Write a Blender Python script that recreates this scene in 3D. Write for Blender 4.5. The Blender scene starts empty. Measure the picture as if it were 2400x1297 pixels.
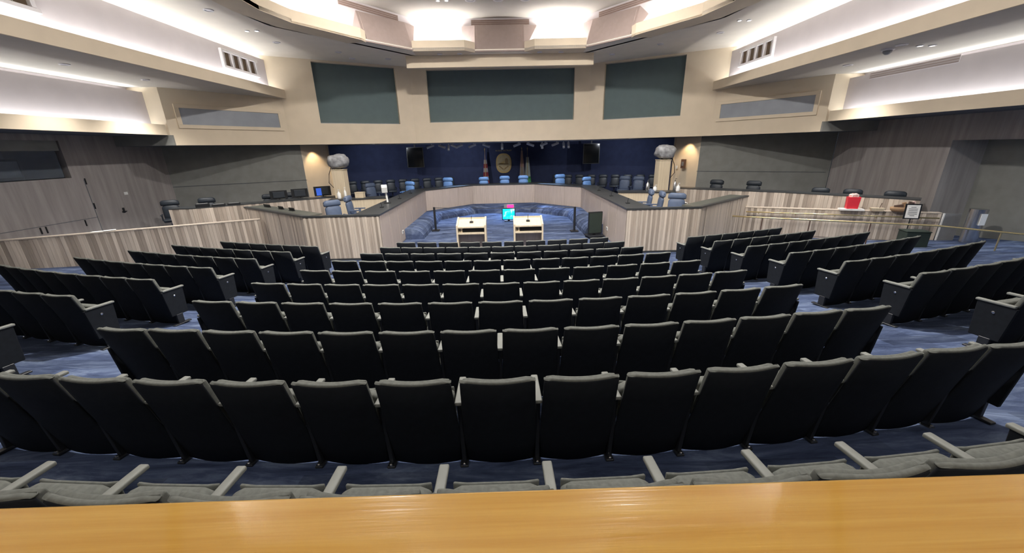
import bpy, bmesh, math, random
from mathutils import Vector, Matrix
random.seed(7)
SC = bpy.context.scene
COL = SC.collection
PI = math.pi
# ------------------------------------------------------------------ camera
F_PX, W_PX, H_PX = 892.0, 2400.0, 1297.0
CAMLOC = Vector((0.05, 0.0, 3.2))
YAW, PITCH, ROLL = math.radians(0.818), math.radians(18.64), math.radians(-1.25)
cam_d = bpy.data.cameras.new('camera'); cam = bpy.data.objects.new('camera', cam_d); COL.objects.link(cam)
cam_d.sensor_width = 36.0; cam_d.lens = F_PX / W_PX * 36.0; cam_d.clip_start = 0.02; cam_d.clip_end = 200
CM = Matrix.Rotation(-YAW, 4, 'Z') @ Matrix.Rotation(PI/2-PITCH, 4, 'X') @ Matrix.Rotation(ROLL, 4, 'Z')
cam.matrix_world = Matrix.Translation(CAMLOC) @ CM
SC.camera = cam
CI = CM.to_3x3().transposed()
def proj(p):
    v = CI @ (Vector(p) - CAMLOC)
    if v.z > -0.05: return None
    return (W_PX/2 + F_PX*v.x/-v.z, H_PX/2 - F_PX*v.y/-v.z)
# ------------------------------------------------------------------ world and exposure
wd = bpy.data.worlds.new('world'); SC.world = wd; wd.use_nodes = True
wd.node_tree.nodes['Background'].inputs[0].default_value = (0.30, 0.34, 0.42, 1)
wd.node_tree.nodes['Background'].inputs[1].default_value = 0.02
SC.view_settings.view_transform = 'Standard'; SC.view_settings.look = 'None'
SC.view_settings.gamma = 1.0; SC.view_settings.use_curve_mapping = False
SC.view_settings.exposure = 1.75
# ------------------------------------------------------------------ heights of the place
CEIL, OUTC, SOFF = 7.10, 5.47, 3.55      # main ceiling, outer ceiling, soffit over the dais
R1, R2, RW = 9.45, 12.0, 14.0            # inner lip, outer lip, side wall
WHITE = (0.93, 0.97, 1.0)
def area(name, loc, target, sx, sy, power, color=WHITE, spread=PI):
    d = bpy.data.lights.new(name, 'AREA'); d.shape = 'RECTANGLE'; d.size = sx; d.size_y = sy
    d.energy = power; d.color = color; d.spread = spread
    o = bpy.data.objects.new(name, d); COL.objects.link(o); o.location = loc
    z = (Vector(loc) - Vector(target)).normalized()
    return o, z
def strip(name, p, q, aim, power, width=0.07, color=WHITE):
    """a long light strip from p to q that faces the direction aim"""
    p, q = Vector(p), Vector(q); x = (q-p).normalized(); z = -Vector(aim).normalized()
    y = z.cross(x).normalized(); z = x.cross(y).normalized()
    d = bpy.data.lights.new(name, 'AREA'); d.shape = 'RECTANGLE'; d.size = (q-p).length; d.size_y = width
    d.energy = power; d.color = color
    o = bpy.data.objects.new(name, d); COL.objects.link(o)
    m = Matrix((x, y, z)).transposed().to_4x4(); o.matrix_world = Matrix.Translation((p+q)/2) @ m
    return o
def spot(name, loc, target, power, angle, color, blend=0.6, r=0.04):
    d = bpy.data.lights.new(name, 'SPOT'); d.energy = power; d.spot_size = math.radians(angle); d.spot_blend = blend
    d.color = color; d.shadow_soft_size = r
    o = bpy.data.objects.new(name, d); COL.objects.link(o)
    o.location = loc; o.rotation_euler = (Vector(target)-Vector(loc)).to_track_quat('-Z', 'Y').to_euler()
    return o
for s in (-1, 1):
    strip('cove_light_inner', (s*9.78, -2.6, 5.60), (s*9.78, 18.1, 5.60), (s*0.30, 0, 0.95), 74)
    strip('cove_light_upper', (s*10.16, -2.6, 6.91), (s*10.16, 18.1, 6.91), (-s*0.35, 0, 1), 52, 0.1)
    strip('cove_light_outer', (s*12.33, -2.6, 4.02), (s*12.33, 14.7, 4.02), (s*0.30, 0, 0.95), 46)
    strip('cove_light_outer_upper', (s*12.71, -2.6, 5.29), (s*12.71, 14.7, 5.29), (-s*0.35, 0, 1), 40, 0.1)
# light of the ceiling ring is put in with the ring; track lights with the track
# ------------------------------------------------------------------ materials
def new_mat(name):
    m = bpy.data.materials.new(name); m.use_nodes = True
    nt = m.node_tree; return m, nt, nt.nodes['Principled BSDF']
def setp(b, **k):
    for a, v in k.items():
        n = {'rough': 'Roughness', 'metal': 'Metallic', 'spec': 'Specular IOR Level', 'trans': 'Transmission Weight', 'ior': 'IOR', 'coat': 'Coat Weight', 'sheen': 'Sheen Weight', 'alpha': 'Alpha'}[a]
        b.inputs[n].default_value = v
def node(nt, typ, **k):
    n = nt.nodes.new(typ)
    for a, v in k.items():
        if a in n.inputs: n.inputs[a].default_value = v
        else: setattr(n, a, v)
    return n
def mp(nt, scale=(1,1,1), rot=(0,0,0), space='Object'):
    if space == 'World': t = nt.nodes.new('ShaderNodeNewGeometry'); out = t.outputs['Position']
    else: t = nt.nodes.new('ShaderNodeTexCoord'); out = t.outputs[space]
    m = nt.nodes.new('ShaderNodeMapping'); m.inputs['Scale'].default_value = scale; m.inputs['Rotation'].default_value = rot
    nt.links.new(out, m.inputs['Vector']); return m.outputs['Vector']
def ramp(nt, fac, stops):
    r = nt.nodes.new('ShaderNodeValToRGB'); e = r.color_ramp.elements
    while len(e) < len(stops): e.new(0.5)
    for i, (p, c) in enumerate(stops): e[i].position = p; e[i].color = (*c, 1)
    nt.links.new(fac, r.inputs[0]); return r.outputs[0]
def bump(nt, b, fac, strength, dist=0.02):
    n = node(nt, 'ShaderNodeBump'); n.inputs['Strength'].default_value = strength; n.inputs['Distance'].default_value = dist
    nt.links.new(fac, n.inputs['Height']); nt.links.new(n.outputs[0], b.inputs['Normal'])
def flat(name, c, rough=0.6, metal=0, spec=0.5, var=0.08, scale=6.0, bmp=0.0, space='Object', **k):
    m, nt, b = new_mat(name); setp(b, rough=rough, metal=metal, spec=spec, **k)
    v = mp(nt, space=space); n = node(nt, 'ShaderNodeTexNoise', Scale=scale, Detail=3.0)
    nt.links.new(v, n.inputs['Vector'])
    lo = tuple(x*(1-var) for x in c); hi = tuple(min(1, x*(1+var)) for x in c)
    nt.links.new(ramp(nt, n.outputs[0], [(0.3, lo), (0.7, hi)]), b.inputs['Base Color'])
    if bmp:
        n2 = node(nt, 'ShaderNodeTexNoise', Scale=scale*30, Detail=2.0); nt.links.new(v, n2.inputs['Vector']); bump(nt, b, n2.outputs[0], bmp, 0.005)
    return m
def emit(name, c, power):
    m, nt, b = new_mat(name); b.inputs['Base Color'].default_value = (*c, 1)
    b.inputs['Emission Color'].default_value = (*c, 1); b.inputs['Emission Strength'].default_value = power; setp(b, rough=0.4); return m
def wood(name, c1, c2, rough=0.45, scale=(14, 14, 0.7), rand=0.0, space='Object', spec=0.4, extra=None):
    """straight grained veneer; grain runs along the axis with the small scale"""
    m, nt, b = new_mat(name); setp(b, rough=rough, spec=spec)
    v = mp(nt, scale=scale, space=space)
    if rand:
        oi = nt.nodes.new('ShaderNodeObjectInfo')
        ad = node(nt, 'ShaderNodeVectorMath', operation='ADD'); sc = node(nt, 'ShaderNodeMath', operation='MULTIPLY'); sc.inputs[1].default_value = 40
        nt.links.new(oi.outputs['Random'], sc.inputs[0]); nt.links.new(v, ad.inputs[0]); nt.links.new(sc.outputs[0], ad.inputs[1]); v = ad.outputs[0]
    n = node(nt, 'ShaderNodeTexNoise', Scale=1.0, Detail=5.0, Roughness=0.6, Distortion=0.3); nt.links.new(v, n.inputs['Vector'])
    col = ramp(nt, n.outputs[0], [(0.28, c1), (0.5, tuple((a+d)/2 for a, d in zip(c1, c2))), (0.72, c2)])
    if rand:
        hv = nt.nodes.new('ShaderNodeHueSaturation'); mr = node(nt, 'ShaderNodeMapRange'); mr.inputs[3].default_value = 1-rand; mr.inputs[4].default_value = 1+rand
        nt.links.new(oi.outputs['Random'], mr.inputs[0]); nt.links.new(mr.outputs[0], hv.inputs['Value']); nt.links.new(col, hv.inputs['Color']); col = hv.outputs[0]
    nt.links.new(col, b.inputs['Base Color'])
    bump(nt, b, n.outputs[0], 0.12, 0.004)
    return m
def carpet(name):
    m, nt, b = new_mat(name); setp(b, rough=0.95, spec=0.1)
    v = mp(nt, scale=(0.9, 4.5, 1), rot=(0, 0, 0.25), space='World')
    n1 = node(nt, 'ShaderNodeTexNoise', Scale=1.3, Detail=6.0, Roughness=0.7, Distortion=0.6); nt.links.new(v, n1.inputs['Vector'])
    v2 = mp(nt, space='World'); br = node(nt, 'ShaderNodeTexBrick', Scale=1.0, offset=0.5)
    br.inputs['Brick Width'].default_value = 1.0; br.inputs['Row Height'].default_value = 0.25; br.inputs['Mortar Size'].default_value = 0.0
    br.inputs['Color1'].default_value = (0.62, 0.62, 0.62, 1); br.inputs['Color2'].default_value = (1.12, 1.12, 1.12, 1)
    nt.links.new(v2, br.inputs['Vector'])
    col = ramp(nt, n1.outputs[0], [(0.32, (0.030, 0.042, 0.085)), (0.50, (0.075, 0.10, 0.18)), (0.62, (0.15, 0.19, 0.29)), (0.76, (0.31, 0.36, 0.48))])
    mx = node(nt, 'ShaderNodeMix', data_type='RGBA', blend_type='MULTIPLY'); mx.inputs['Factor'].default_value = 1.0
    nt.links.new(col, mx.inputs[6]); nt.links.new(br.outputs[0], mx.inputs[7]); nt.links.new(mx.outputs[2], b.inputs['Base Color'])
    n3 = node(nt, 'ShaderNodeTexNoise', Scale=150.0, Detail=2.0); nt.links.new(v2, n3.inputs['Vector']); bump(nt, b, n3.outputs[0], 0.3, 0.01)
    return m
M = {}
M['plaster'] = flat('beige_plaster', (0.72, 0.61, 0.46), 0.8, spec=0.2, var=0.03, scale=2, bmp=0.05)
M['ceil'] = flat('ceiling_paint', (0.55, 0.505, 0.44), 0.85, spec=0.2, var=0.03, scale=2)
M['ceil_lit'] = flat('ceiling_paint_lit', (0.80, 0.735, 0.635), 0.85, spec=0.2, var=0.03, scale=2)  # same ceiling paint, lightened to stand in for missing bounce light
M['covewall'] = flat('cove_panel_paint', (0.60, 0.55, 0.555), 0.85, spec=0.2, var=0.03, scale=2)
M['screen'] = flat('screen_fabric', (0.125, 0.165, 0.165), 0.8, spec=0.2, var=0.04, scale=3)
M['brown'] = flat('taupe_fabric', (0.33, 0.26, 0.235), 0.85, spec=0.2, var=0.04)
M['slot'] = flat('dark_vent_slot', (0.20, 0.12, 0.09), 0.8)
M['ventin'] = flat('vent_throat', (0.16, 0.11, 0.07), 0.8)
M['whitepaint'] = flat('white_paint', (0.74, 0.71, 0.72), 0.5, var=0.02)
M['greywall'] = flat('grey_acoustic_fabric', (0.27, 0.27, 0.25), 0.95, spec=0.1, var=0.08, scale=3, bmp=0.1)
M['bluewall'] = flat('navy_wall_fabric', (0.042, 0.052, 0.105), 0.95, spec=0.1, var=0.1, scale=3)
M['darksoff'] = flat('dark_soffit', (0.11, 0.12, 0.14), 0.85)
M['rearwall'] = flat('dark_rear_wall', (0.05, 0.05, 0.055), 0.9)
M['wallwood'] = wood('wall_veneer', (0.25, 0.225, 0.215), (0.40, 0.37, 0.355), 0.5, (5, 5, 0.35), space='World')
M['plank'] = wood('plank_veneer', (0.48, 0.40, 0.325), (0.66, 0.57, 0.475), 0.5, (16, 16, 0.8), rand=0.14)
M['plankdark'] = wood('plank_veneer_dark', (0.33, 0.27, 0.215), (0.48, 0.40, 0.33), 0.5, (16, 16, 0.8), rand=0.18)
M['veneer'] = wood('fine_veneer', (0.42, 0.345, 0.295), (0.55, 0.465, 0.405), 0.5, (30, 30, 1.2))
M['lightwood'] = wood('light_maple', (0.56, 0.46, 0.32), (0.72, 0.61, 0.45), 0.4, (20, 20, 1.0))
M['desk'] = wood('orange_maple_gloss', (0.70, 0.34, 0.05), (0.88, 0.50, 0.105), 0.16, (1.6, 60, 60), spec=1.0)
M['desk'].node_tree.nodes['Principled BSDF'].inputs['Coat Weight'].default_value = 1.0; M['desk'].node_tree.nodes['Principled BSDF'].inputs['Coat IOR'].default_value = 2.1; M['desk'].node_tree.nodes['Principled BSDF'].inputs['Coat Roughness'].default_value = 0.07
M['counter'] = flat('charcoal_laminate', (0.045, 0.048, 0.05), 0.35, var=0.05)
M['countergreen'] = flat('grey_laminate', (0.10, 0.105, 0.09), 0.4, var=0.05)
M['carpet'] = carpet('blue_carpet')
M['seat'] = flat('charcoal_upholstery', (0.15, 0.155, 0.14), 0.9, spec=0.15, var=0.15, scale=40, bmp=0.15)
M['shadeblack'] = flat('seat_shade_black', (0.010, 0.012, 0.016), 0.75, spec=0.2, var=0.15, scale=20)  # seat fabric with the shade of the backs in its colour; also dark end panels
M['arm'] = flat('grey_armrest', (0.22, 0.225, 0.205), 0.55, spec=0.35, var=0.06)
M['blackmetal'] = flat('black_metal', (0.018, 0.019, 0.022), 0.45, spec=0.4)
M['black'] = flat('black_plastic', (0.012, 0.013, 0.015), 0.4)
M['gloss'] = flat('glossy_black_screen', (0.006, 0.007, 0.008), 0.10)
M['chrome'] = flat('chrome', (0.75, 0.75, 0.76), 0.18, metal=1, var=0.02)
M['brass'] = flat('polished_brass', (0.80, 0.66, 0.36), 0.25, metal=0.85, var=0.04)
M['bluechair'] = flat('blue_leather', (0.10, 0.19, 0.37), 0.55, var=0.08)
M['slatechair'] = flat('slate_blue_leather', (0.085, 0.115, 0.185), 0.55, var=0.08)
M['darkchair'] = flat('black_leather', (0.02, 0.026, 0.035), 0.5, var=0.08)
M['bag'] = flat('grey_plastic_bag', (0.30, 0.30, 0.31), 0.3, var=0.35, scale=8, bmp=0.3)
M['white'] = flat('white_plastic', (0.80, 0.80, 0.78), 0.4, var=0.02)
M['paper'] = flat('white_paper', (0.82, 0.80, 0.76), 0.8, var=0.02)
M['red'] = flat('red_paper', (0.72, 0.03, 0.05), 0.5, var=0.05)
M['tissue'] = flat('pink_tissue', (0.75, 0.50, 0.45), 0.8, var=0.15, scale=15)
M['wicker'] = flat('brown_wicker', (0.36, 0.22, 0.12), 0.7, var=0.3, scale=60)
M['choc'] = flat('dark_brown', (0.10, 0.06, 0.045), 0.6, var=0.2)
M['gold'] = flat('seal_gold', (0.46, 0.33, 0.13), 0.5, metal=0.2, var=0.1)
M['golddark'] = flat('seal_relief', (0.24, 0.165, 0.075), 0.5, metal=0.2, var=0.15)
M['goldpale'] = flat('seal_pale', (0.42, 0.34, 0.20), 0.5, metal=0.1, var=0.1)
M['flagred'] = flat('flag_red', (0.17, 0.02, 0.028), 0.8); M['flagwhite'] = flat('flag_white', (0.27, 0.24, 0.245), 0.8)
M['flagblue'] = flat('flag_blue', (0.03, 0.04, 0.13), 0.8); M['flagpink'] = flat('flag_pale_red', (0.35, 0.22, 0.21), 0.8)
M['flagpale'] = flat('flag_pale_green', (0.36, 0.40, 0.38), 0.8); M['flaggreen'] = flat('flag_green', (0.05, 0.22, 0.07), 0.8)
M['steel'] = flat('brushed_steel', (0.60, 0.61, 0.63), 0.25, metal=1, var=0.04)
M['greymetal'] = flat('grey_metal', (0.30, 0.30, 0.30), 0.4, metal=0.4)
M['lampcan'] = flat('grey_lamp_housing', (0.62, 0.63, 0.66), 0.5)
M['frost'] = flat('frosted_glass', (0.29, 0.31, 0.34), 0.35, var=0.08, scale=2)
M['darkgreen'] = flat('dark_green_plastic', (0.022, 0.034, 0.026), 0.6)
M['brownbox'] = flat('brown_leather', (0.13, 0.07, 0.045), 0.5)
M['bluescreen'] = emit('lit_blue_screen', (0.02, 0.06, 0.30), 0.5)
M['rubber'] = flat('black_cable', (0.04, 0.035, 0.035), 0.6)
M['lens'] = emit('lamp_lens', (1.0, 0.97, 0.9), 2.2)
M['redled'] = emit('red_display', (1.0, 0.01, 0.09), 1.6)
m, nt, b = new_mat('cyan_display'); setp(b, rough=0.3)
n = node(nt, 'ShaderNodeTexNoise', Scale=5.0, Detail=3.0); nt.links.new(mp(nt, scale=(1, 1, 1)), n.inputs['Vector'])
c = ramp(nt, n.outputs[0], [(0.42, (0.0, 0.34, 0.86)), (0.55, (0.01, 0.50, 0.95)), (0.66, (0.22, 0.78, 0.92))])
nt.links.new(c, b.inputs['Emission Color']); nt.links.new(c, b.inputs['Base Color']); b.inputs['Emission Strength'].default_value = 1.0; M['cyan'] = m
m, nt, b = new_mat('booth_glass'); setp(b, rough=0.03, trans=0.85, ior=1.25); b.inputs['Base Color'].default_value = (0.55, 0.62, 0.72, 1); M['glass'] = m
# ------------------------------------------------------------------ mesh helpers
class MB:
    def __init__(s): s.v = []; s.f = []
    def add(s, vs, fs):
        o = len(s.v); s.v += [tuple(x) for x in vs]; s.f += [tuple(i+o for i in f) for f in fs]; return s
    def box(s, c, d, rz=0.0, rx=0.0, ry=0.0):
        R = Matrix.Rotation(rz, 3, 'Z') @ Matrix.Rotation(ry, 3, 'Y') @ Matrix.Rotation(rx, 3, 'X'); c = Vector(c)
        vs = [c + R @ Vector((x*d[0]/2, y*d[1]/2, z*d[2]/2)) for x in (-1, 1) for y in (-1, 1) for z in (-1, 1)]
        return s.add(vs, [(0,1,3,2), (4,6,7,5), (0,4,5,1), (2,3,7,6), (0,2,6,4), (1,5,7,3)])
    def b2(s, x0, x1, y0, y1, z0, z1): return s.box(((x0+x1)/2, (y0+y1)/2, (z0+z1)/2), (abs(x1-x0), abs(y1-y0), abs(z1-z0)))
    def prism(s, poly, z0, z1):
        a = sum(poly[i][0]*poly[(i+1) % len(poly)][1]-poly[(i+1) % len(poly)][0]*poly[i][1] for i in range(len(poly)))
        if a < 0: poly = poly[::-1]
        n = len(poly); vs = [(x, y, z0) for x, y in poly] + [(x, y, z1) for x, y in poly]
        return s.add(vs, [tuple(range(n-1, -1, -1)), tuple(range(n, 2*n))] + [(i, (i+1) % n, n+(i+1) % n, n+i) for i in range(n)])
    def hull(s, a, b):
        """loft between two closed loops of equal length, capped"""
        n = len(a); return s.add(list(a)+list(b), [tuple(range(n-1, -1, -1)), tuple(range(n, 2*n))] + [(i, (i+1) % n, n+(i+1) % n, n+i) for i in range(n)])
    def tube(s, pts, r, n=8):
        pts = [Vector(p) for p in pts]; rs = r if isinstance(r, (list, tuple)) else [r]*len(pts); loops = []
        up = Vector((0, 0, 1))
        for i, p in enumerate(pts):
            t = (pts[min(i+1, len(pts)-1)] - pts[max(i-1, 0)]).normalized()
            if abs(t.dot(up)) > 0.98: up = Vector((1, 0, 0)) if abs(t.x) < 0.9 else Vector((0, 1, 0))
            u = t.cross(up).normalized(); w = u.cross(t).normalized()
            loops.append([p + rs[i]*(math.cos(a)*u + math.sin(a)*w) for a in (2*PI*k/n for k in range(n))])
        vs = [v for l in loops for v in l]; fs = [tuple(range(n)), tuple((len(pts)-1)*n + k for k in range(n-1, -1, -1))]
        for i in range(len(pts)-1):
            for k in range(n): fs.append((i*n+k, (i+1)*n+k, (i+1)*n+(k+1) % n, i*n+(k+1) % n))
        return s.add(vs, fs)
    def lathe(s, prof, c=(0, 0, 0), n=20, sx=1, sy=1):
        vs = []; fs = []
        for r, z in prof: vs += [(c[0]+sx*r*math.cos(2*PI*k/n), c[1]+sy*r*math.sin(2*PI*k/n), c[2]+z) for k in range(n)]
        for i in range(len(prof)-1):
            for k in range(n): fs.append((i*n+k, i*n+(k+1) % n, (i+1)*n+(k+1) % n, (i+1)*n+k))
        fs += [tuple(range(n-1, -1, -1)), tuple((len(prof)-1)*n+k for k in range(n))]
        return s.add(vs, fs)
    def mesh(s, name, mat, bev=0.0, smooth=False, seg=2):
        me = bpy.data.meshes.new(name); me.from_pydata(s.v, [], s.f)
        bm = bmesh.new(); bm.from_mesh(me); bmesh.ops.recalc_face_normals(bm, faces=bm.faces)
        if bev: bmesh.ops.bevel(bm, geom=[e for e in bm.edges if e.calc_face_angle(0) > 0.5], offset=bev, segments=seg, profile=0.5, affect='EDGES')
        for f in bm.faces: f.smooth = smooth
        bm.to_mesh(me); bm.free(); me.materials.append(M[mat] if isinstance(mat, str) else mat); return me
def slab(w, h, t, sag=0.0, nx=8, nz=3, crown=0.0, round_=0.0, puff=0.0):
    """upright padded slab: x across, z up, back face at y=0, front at y=t; sag bows its ends forward"""
    vs = []; fs = []
    for side in (0, 1):
        for j in range(nz+1):
            for i in range(nx+1):
                u = 2*i/nx-1; q = j/nz
                x = u*w/2; z = q*h
                e = max(0, abs(u)-0.72)/0.28
                if round_: z -= round_*e*e*(1 if j == nz else 0)
                z += crown*(1-u*u)*(1 if j == nz else 0)
                y = sag*u*u + side*t
                if puff and 0 < i < nx and 0 < j < nz: y += puff*(1 if side else -1)
                vs.append((x, y, z))
    K = (nx+1)*(nz+1); ix = lambda sd, i, j: sd*K + j*(nx+1)+i
    for j in range(nz):
        for i in range(nx):
            fs.append((ix(0,i,j), ix(0,i,j+1), ix(0,i+1,j+1), ix(0,i+1,j))); fs.append((ix(1,i,j), ix(1,i+1,j), ix(1,i+1,j+1), ix(1,i,j+1)))
    for i in range(nx):
        fs.append((ix(0,i,0), ix(0,i+1,0), ix(1,i+1,0), ix(1,i,0))); fs.append((ix(0,i,nz), ix(1,i,nz), ix(1,i+1,nz), ix(0,i+1,nz)))
    for j in range(nz):
        fs.append((ix(0,0,j), ix(1,0,j), ix(1,0,j+1), ix(0,0,j+1))); fs.append((ix(0,nx,j), ix(0,nx,j+1), ix(1,nx,j+1), ix(1,nx,j)))
    m = MB(); m.add(vs, fs); return m
def xf(mb, loc=(0,0,0), rx=0.0, rz=0.0, ry=0.0):
    R = Matrix.Rotation(rz, 3, 'Z') @ Matrix.Rotation(ry, 3, 'Y') @ Matrix.Rotation(rx, 3, 'X'); L = Vector(loc)
    mb.v = [tuple(L + R @ Vector(v)) for v in mb.v]; return mb
def put(name, me, parent=None, loc=(0,0,0), rz=0.0, label=None, cat=None, group=None, kind=None):
    o = bpy.data.objects.new(name, me); COL.objects.link(o); o.parent = parent; o.location = loc; o.rotation_euler = (0, 0, rz)
    if label: o['label'] = label
    if cat: o['category'] = cat
    if group: o['group'] = group
    if kind: o['kind'] = kind
    return o
def thing(name, label, cat, loc=(0,0,0), rz=0.0, group=None): return put(name, None, None, loc, rz, label, cat, group)
def part(name, mb, mat, parent, bev=0.0, smooth=False, label=None, seg=2): return put(name, mb.mesh(name, mat, bev, smooth, seg), parent, label=label)
def solo(name, mb, mat, label, cat, group=None, loc=(0,0,0), rz=0.0, bev=0.0, smooth=False): return put(name, mb.mesh(name, mat, bev, smooth), None, loc, rz, label, cat, group)
def struct(name, mb, mat, label, bev=0.0, parent=None): return put(name, mb.mesh(name, mat, bev), parent, label=label, kind='structure')
def offset(pts, d):
    """offset an open 2D polyline to its left by d, mitred"""
    out = []; n = len(pts)
    for i in range(n):
        ns = []
        if i > 0: a = Vector(pts[i])-Vector(pts[i-1]); a.normalize(); ns.append(Vector((-a.y, a.x)))
        if i < n-1: a = Vector(pts[i+1])-Vector(pts[i]); a.normalize(); ns.append(Vector((-a.y, a.x)))
        m = sum(ns, Vector((0, 0))); m.normalize(); m = m / max(0.3, m.dot(ns[0])); p = Vector(pts[i]) + m*d; out.append((p.x, p.y))
    return out
def band(mb, pts, d0, d1, z0, z1):
    a, b = offset(pts, d0), offset(pts, d1)
    for i in range(len(pts)-1): mb.prism([a[i], a[i+1], b[i+1], b[i]], z0, z1)
    return mb
def ordinal(n): return str(n) + {1: 'st', 2: 'nd', 3: 'rd'}.get(n if n < 20 else n % 10, 'th')
def mirror(pts): return [(-x, y) for x, y in pts]
# ------------------------------------------------------------------ floor
def gz(x, y):
    ax = abs(x)
    if ax < 3.4: g = ax*ax/40.0
    elif ax < 4.5: g = 0.289*(1-(ax-3.4)/1.1)
    elif ax < 4.86: g = 0.0
    else: g = 0.28*(ax-4.86)
    s = y - g
    return max(0.0, min(1.12, 0.93 - 0.1126*(s-2.11)))
fb = MB(); xs = [-16 + 0.4*i for i in range(81)]; ys = [0.5 + 0.4*i for i in range(64)]
vs = [(x, y, gz(x, y)) for y in ys for x in xs]; nx = len(xs)
fs = [(j*nx+i, j*nx+i+1, (j+1)*nx+i+1, (j+1)*nx+i) for j in range(len(ys)-1) for i in range(nx-1)]
fb.add(vs, fs); struct('floor', fb, 'carpet', 'blue streaked carpet of the sloping auditorium floor')
struct('floor_rear', MB().b2(-16, 16, -3.2, 0.52, -0.1, 1.6), 'carpet', 'raised carpeted floor behind the wooden ledge')
# ------------------------------------------------------------------ outer walls and rear
BW = (-16, 16)
struct('wall_rear', MB().b2(-16, 16, -3.4, -3.2, 0, 9), 'rearwall', 'dark rear wall of the chamber')
# side walls : left with the booth window, right with the corridor opening
wl = MB()
BY0, BY1, BZ0, BZ1 = 9.2, 13.05, 2.58, 3.72
wl.b2(-14.2, -14, -3.2, BY0, 0, 4); wl.b2(-14.2, -14, BY1, 17.0, 0, 4); wl.b2(-14.2, -14, BY0, BY1, 0, BZ0); wl.b2(-14.2, -14, BY0, BY1, BZ1, 4)
struct('wall_left', wl, 'wallwood', 'grey wood veneer wall with the booth window')
wr = MB(); wr.b2(14, 14.2, 12.25, 16.6, 0, 4); wr.b2(14, 14.2, -3.2, 12.25, 3.15, 4); wr.b2(14, 14.2, -3.2, 5.5, 0, 3.15)
struct('wall_right', wr, 'wallwood', 'grey wood veneer wall beside the corridor opening')
struct('wall_right_jamb', MB().b2(14.2, 15.15, 12.25, 12.4, 0, 4), 'wallwood', 'lighter wood jamb of the corridor opening')
struct('wall_corridor', MB().b2(15.15, 15.3, 3, 12.4, 0, 4), 'greywall', 'dark grey corridor wall seen through the opening')
struct('ceiling_corridor', MB().b2(14.2, 15.3, 3, 12.3, 3.3, 3.4), 'darksoff', 'dark corridor ceiling')
struct('door_1', MB().b2(15.06, 15.15, 7.6, 10.1, 0.3, 3.0), 'wallwood', 'grey wooden door in the corridor wall', 0.01)
# booth
bo = MB(); bo.b2(-16, -15.9, BY0, BY1, 2, 4); bo.b2(-16, -14.2, BY0-0.1, BY0, 2, 4); bo.b2(-16, -14.2, BY1, BY1+0.1, 2, 4); bo.b2(-16, -14.2, BY0, BY1, BZ0-0.1, BZ0); bo.b2(-16, -14.2, BY0, BY1, BZ1, BZ1+0.1)
struct('wall_booth', bo, 'darksoff', 'dark interior walls of the control booth')
wn = put('window_1', None, label='dark booth window in the left wood wall', kind='structure')
part('window_header', MB().b2(-14.18, -14.05, BY0, BY1-0.02, 3.42, BZ1), 'greywall', wn)
part('pane', MB().b2(-14.17, -14.15, BY0+1.3, BY1-0.06, BZ0+0.02, 3.42), 'glass', wn); part('pane', MB().b2(-14.17, -14.15, BY0, BY0+1.28, BZ0+0.02, 3.42), 'glass', wn)
part('mullion', MB().b2(-14.19, -14.13, BY0+1.28, BY0+1.31, BZ0, 3.42), 'blackmetal', wn)
tb = thing('booth_rack', 'dark equipment rack inside the booth window', 'rack', (-15.2, 12.2, BZ0)); part('cabinet', MB().b2(-0.3, 0.3, -0.35, 0.35, 0, 0.62), 'black', tb, 0.01); part('front_panel', MB().b2(0.3, 0.31, -0.3, 0.3, 0.08, 0.55), 'greymetal', tb)
tb = thing('booth_monitor', 'grey monitor inside the booth window', 'monitor', (-14.9, 11.3, BZ0)); part('screen', MB().b2(-0.02, 0.02, -0.35, 0.35, 0.2, 0.62), 'frost', tb, 0.005); part('stand', MB().b2(-0.08, 0.08, -0.1, 0.1, 0, 0.02).b2(-0.04, -0.02, -0.04, 0.04, 0, 0.3), 'black', tb)
# door leaf, seams and fittings of the left wall
dl = put('door_2', None, label='flush wood door in the left wall with handle', kind='structure')
part('door_seam', MB().b2(-14.0, -13.996, 13.38, 13.40, 0.2, 2.5), 'darksoff', dl); part('door_seam', MB().b2(-14.0, -13.996, 9.4, 13.4, 1.235, 1.25), 'darksoff', dl)
for y, z in ((13.42, 2.44), (13.42, 1.62), (12.95, 1.12), (11.65, 1.12), (11.8, 1.12)): part('hinge', MB().b2(-14.0, -13.985, y-0.02, y+0.02, z-0.1, z+0.1), 'black', dl, 0.004)
part('handle', MB().b2(-14.0, -13.97, 14.33, 14.40, 1.24, 1.42).b2(-13.99, -13.95, 14.28, 14.45, 1.27, 1.30), 'blackmetal', dl, 0.006)
part('sign_plate', MB().b2(-14.0, -13.99, 14.6, 14.74, 1.86, 1.96), 'white', dl)
# ------------------------------------------------------------------ ceilings, coves
ring_lip = [(1.05, 18.37), (1.45, 17.96), (3.25, 17.94), (3.6, 17.93), (5.0, 16.47), (5.05, 16.15), (6.5, 14.05), (6.8, 12.85)]
RC = 10.85
half = ring_lip + [(x, 2*RC-y) for x, y in ring_lip[::-1]]
hole = half + [(-x, y) for x, y in half[::-1]]
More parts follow.
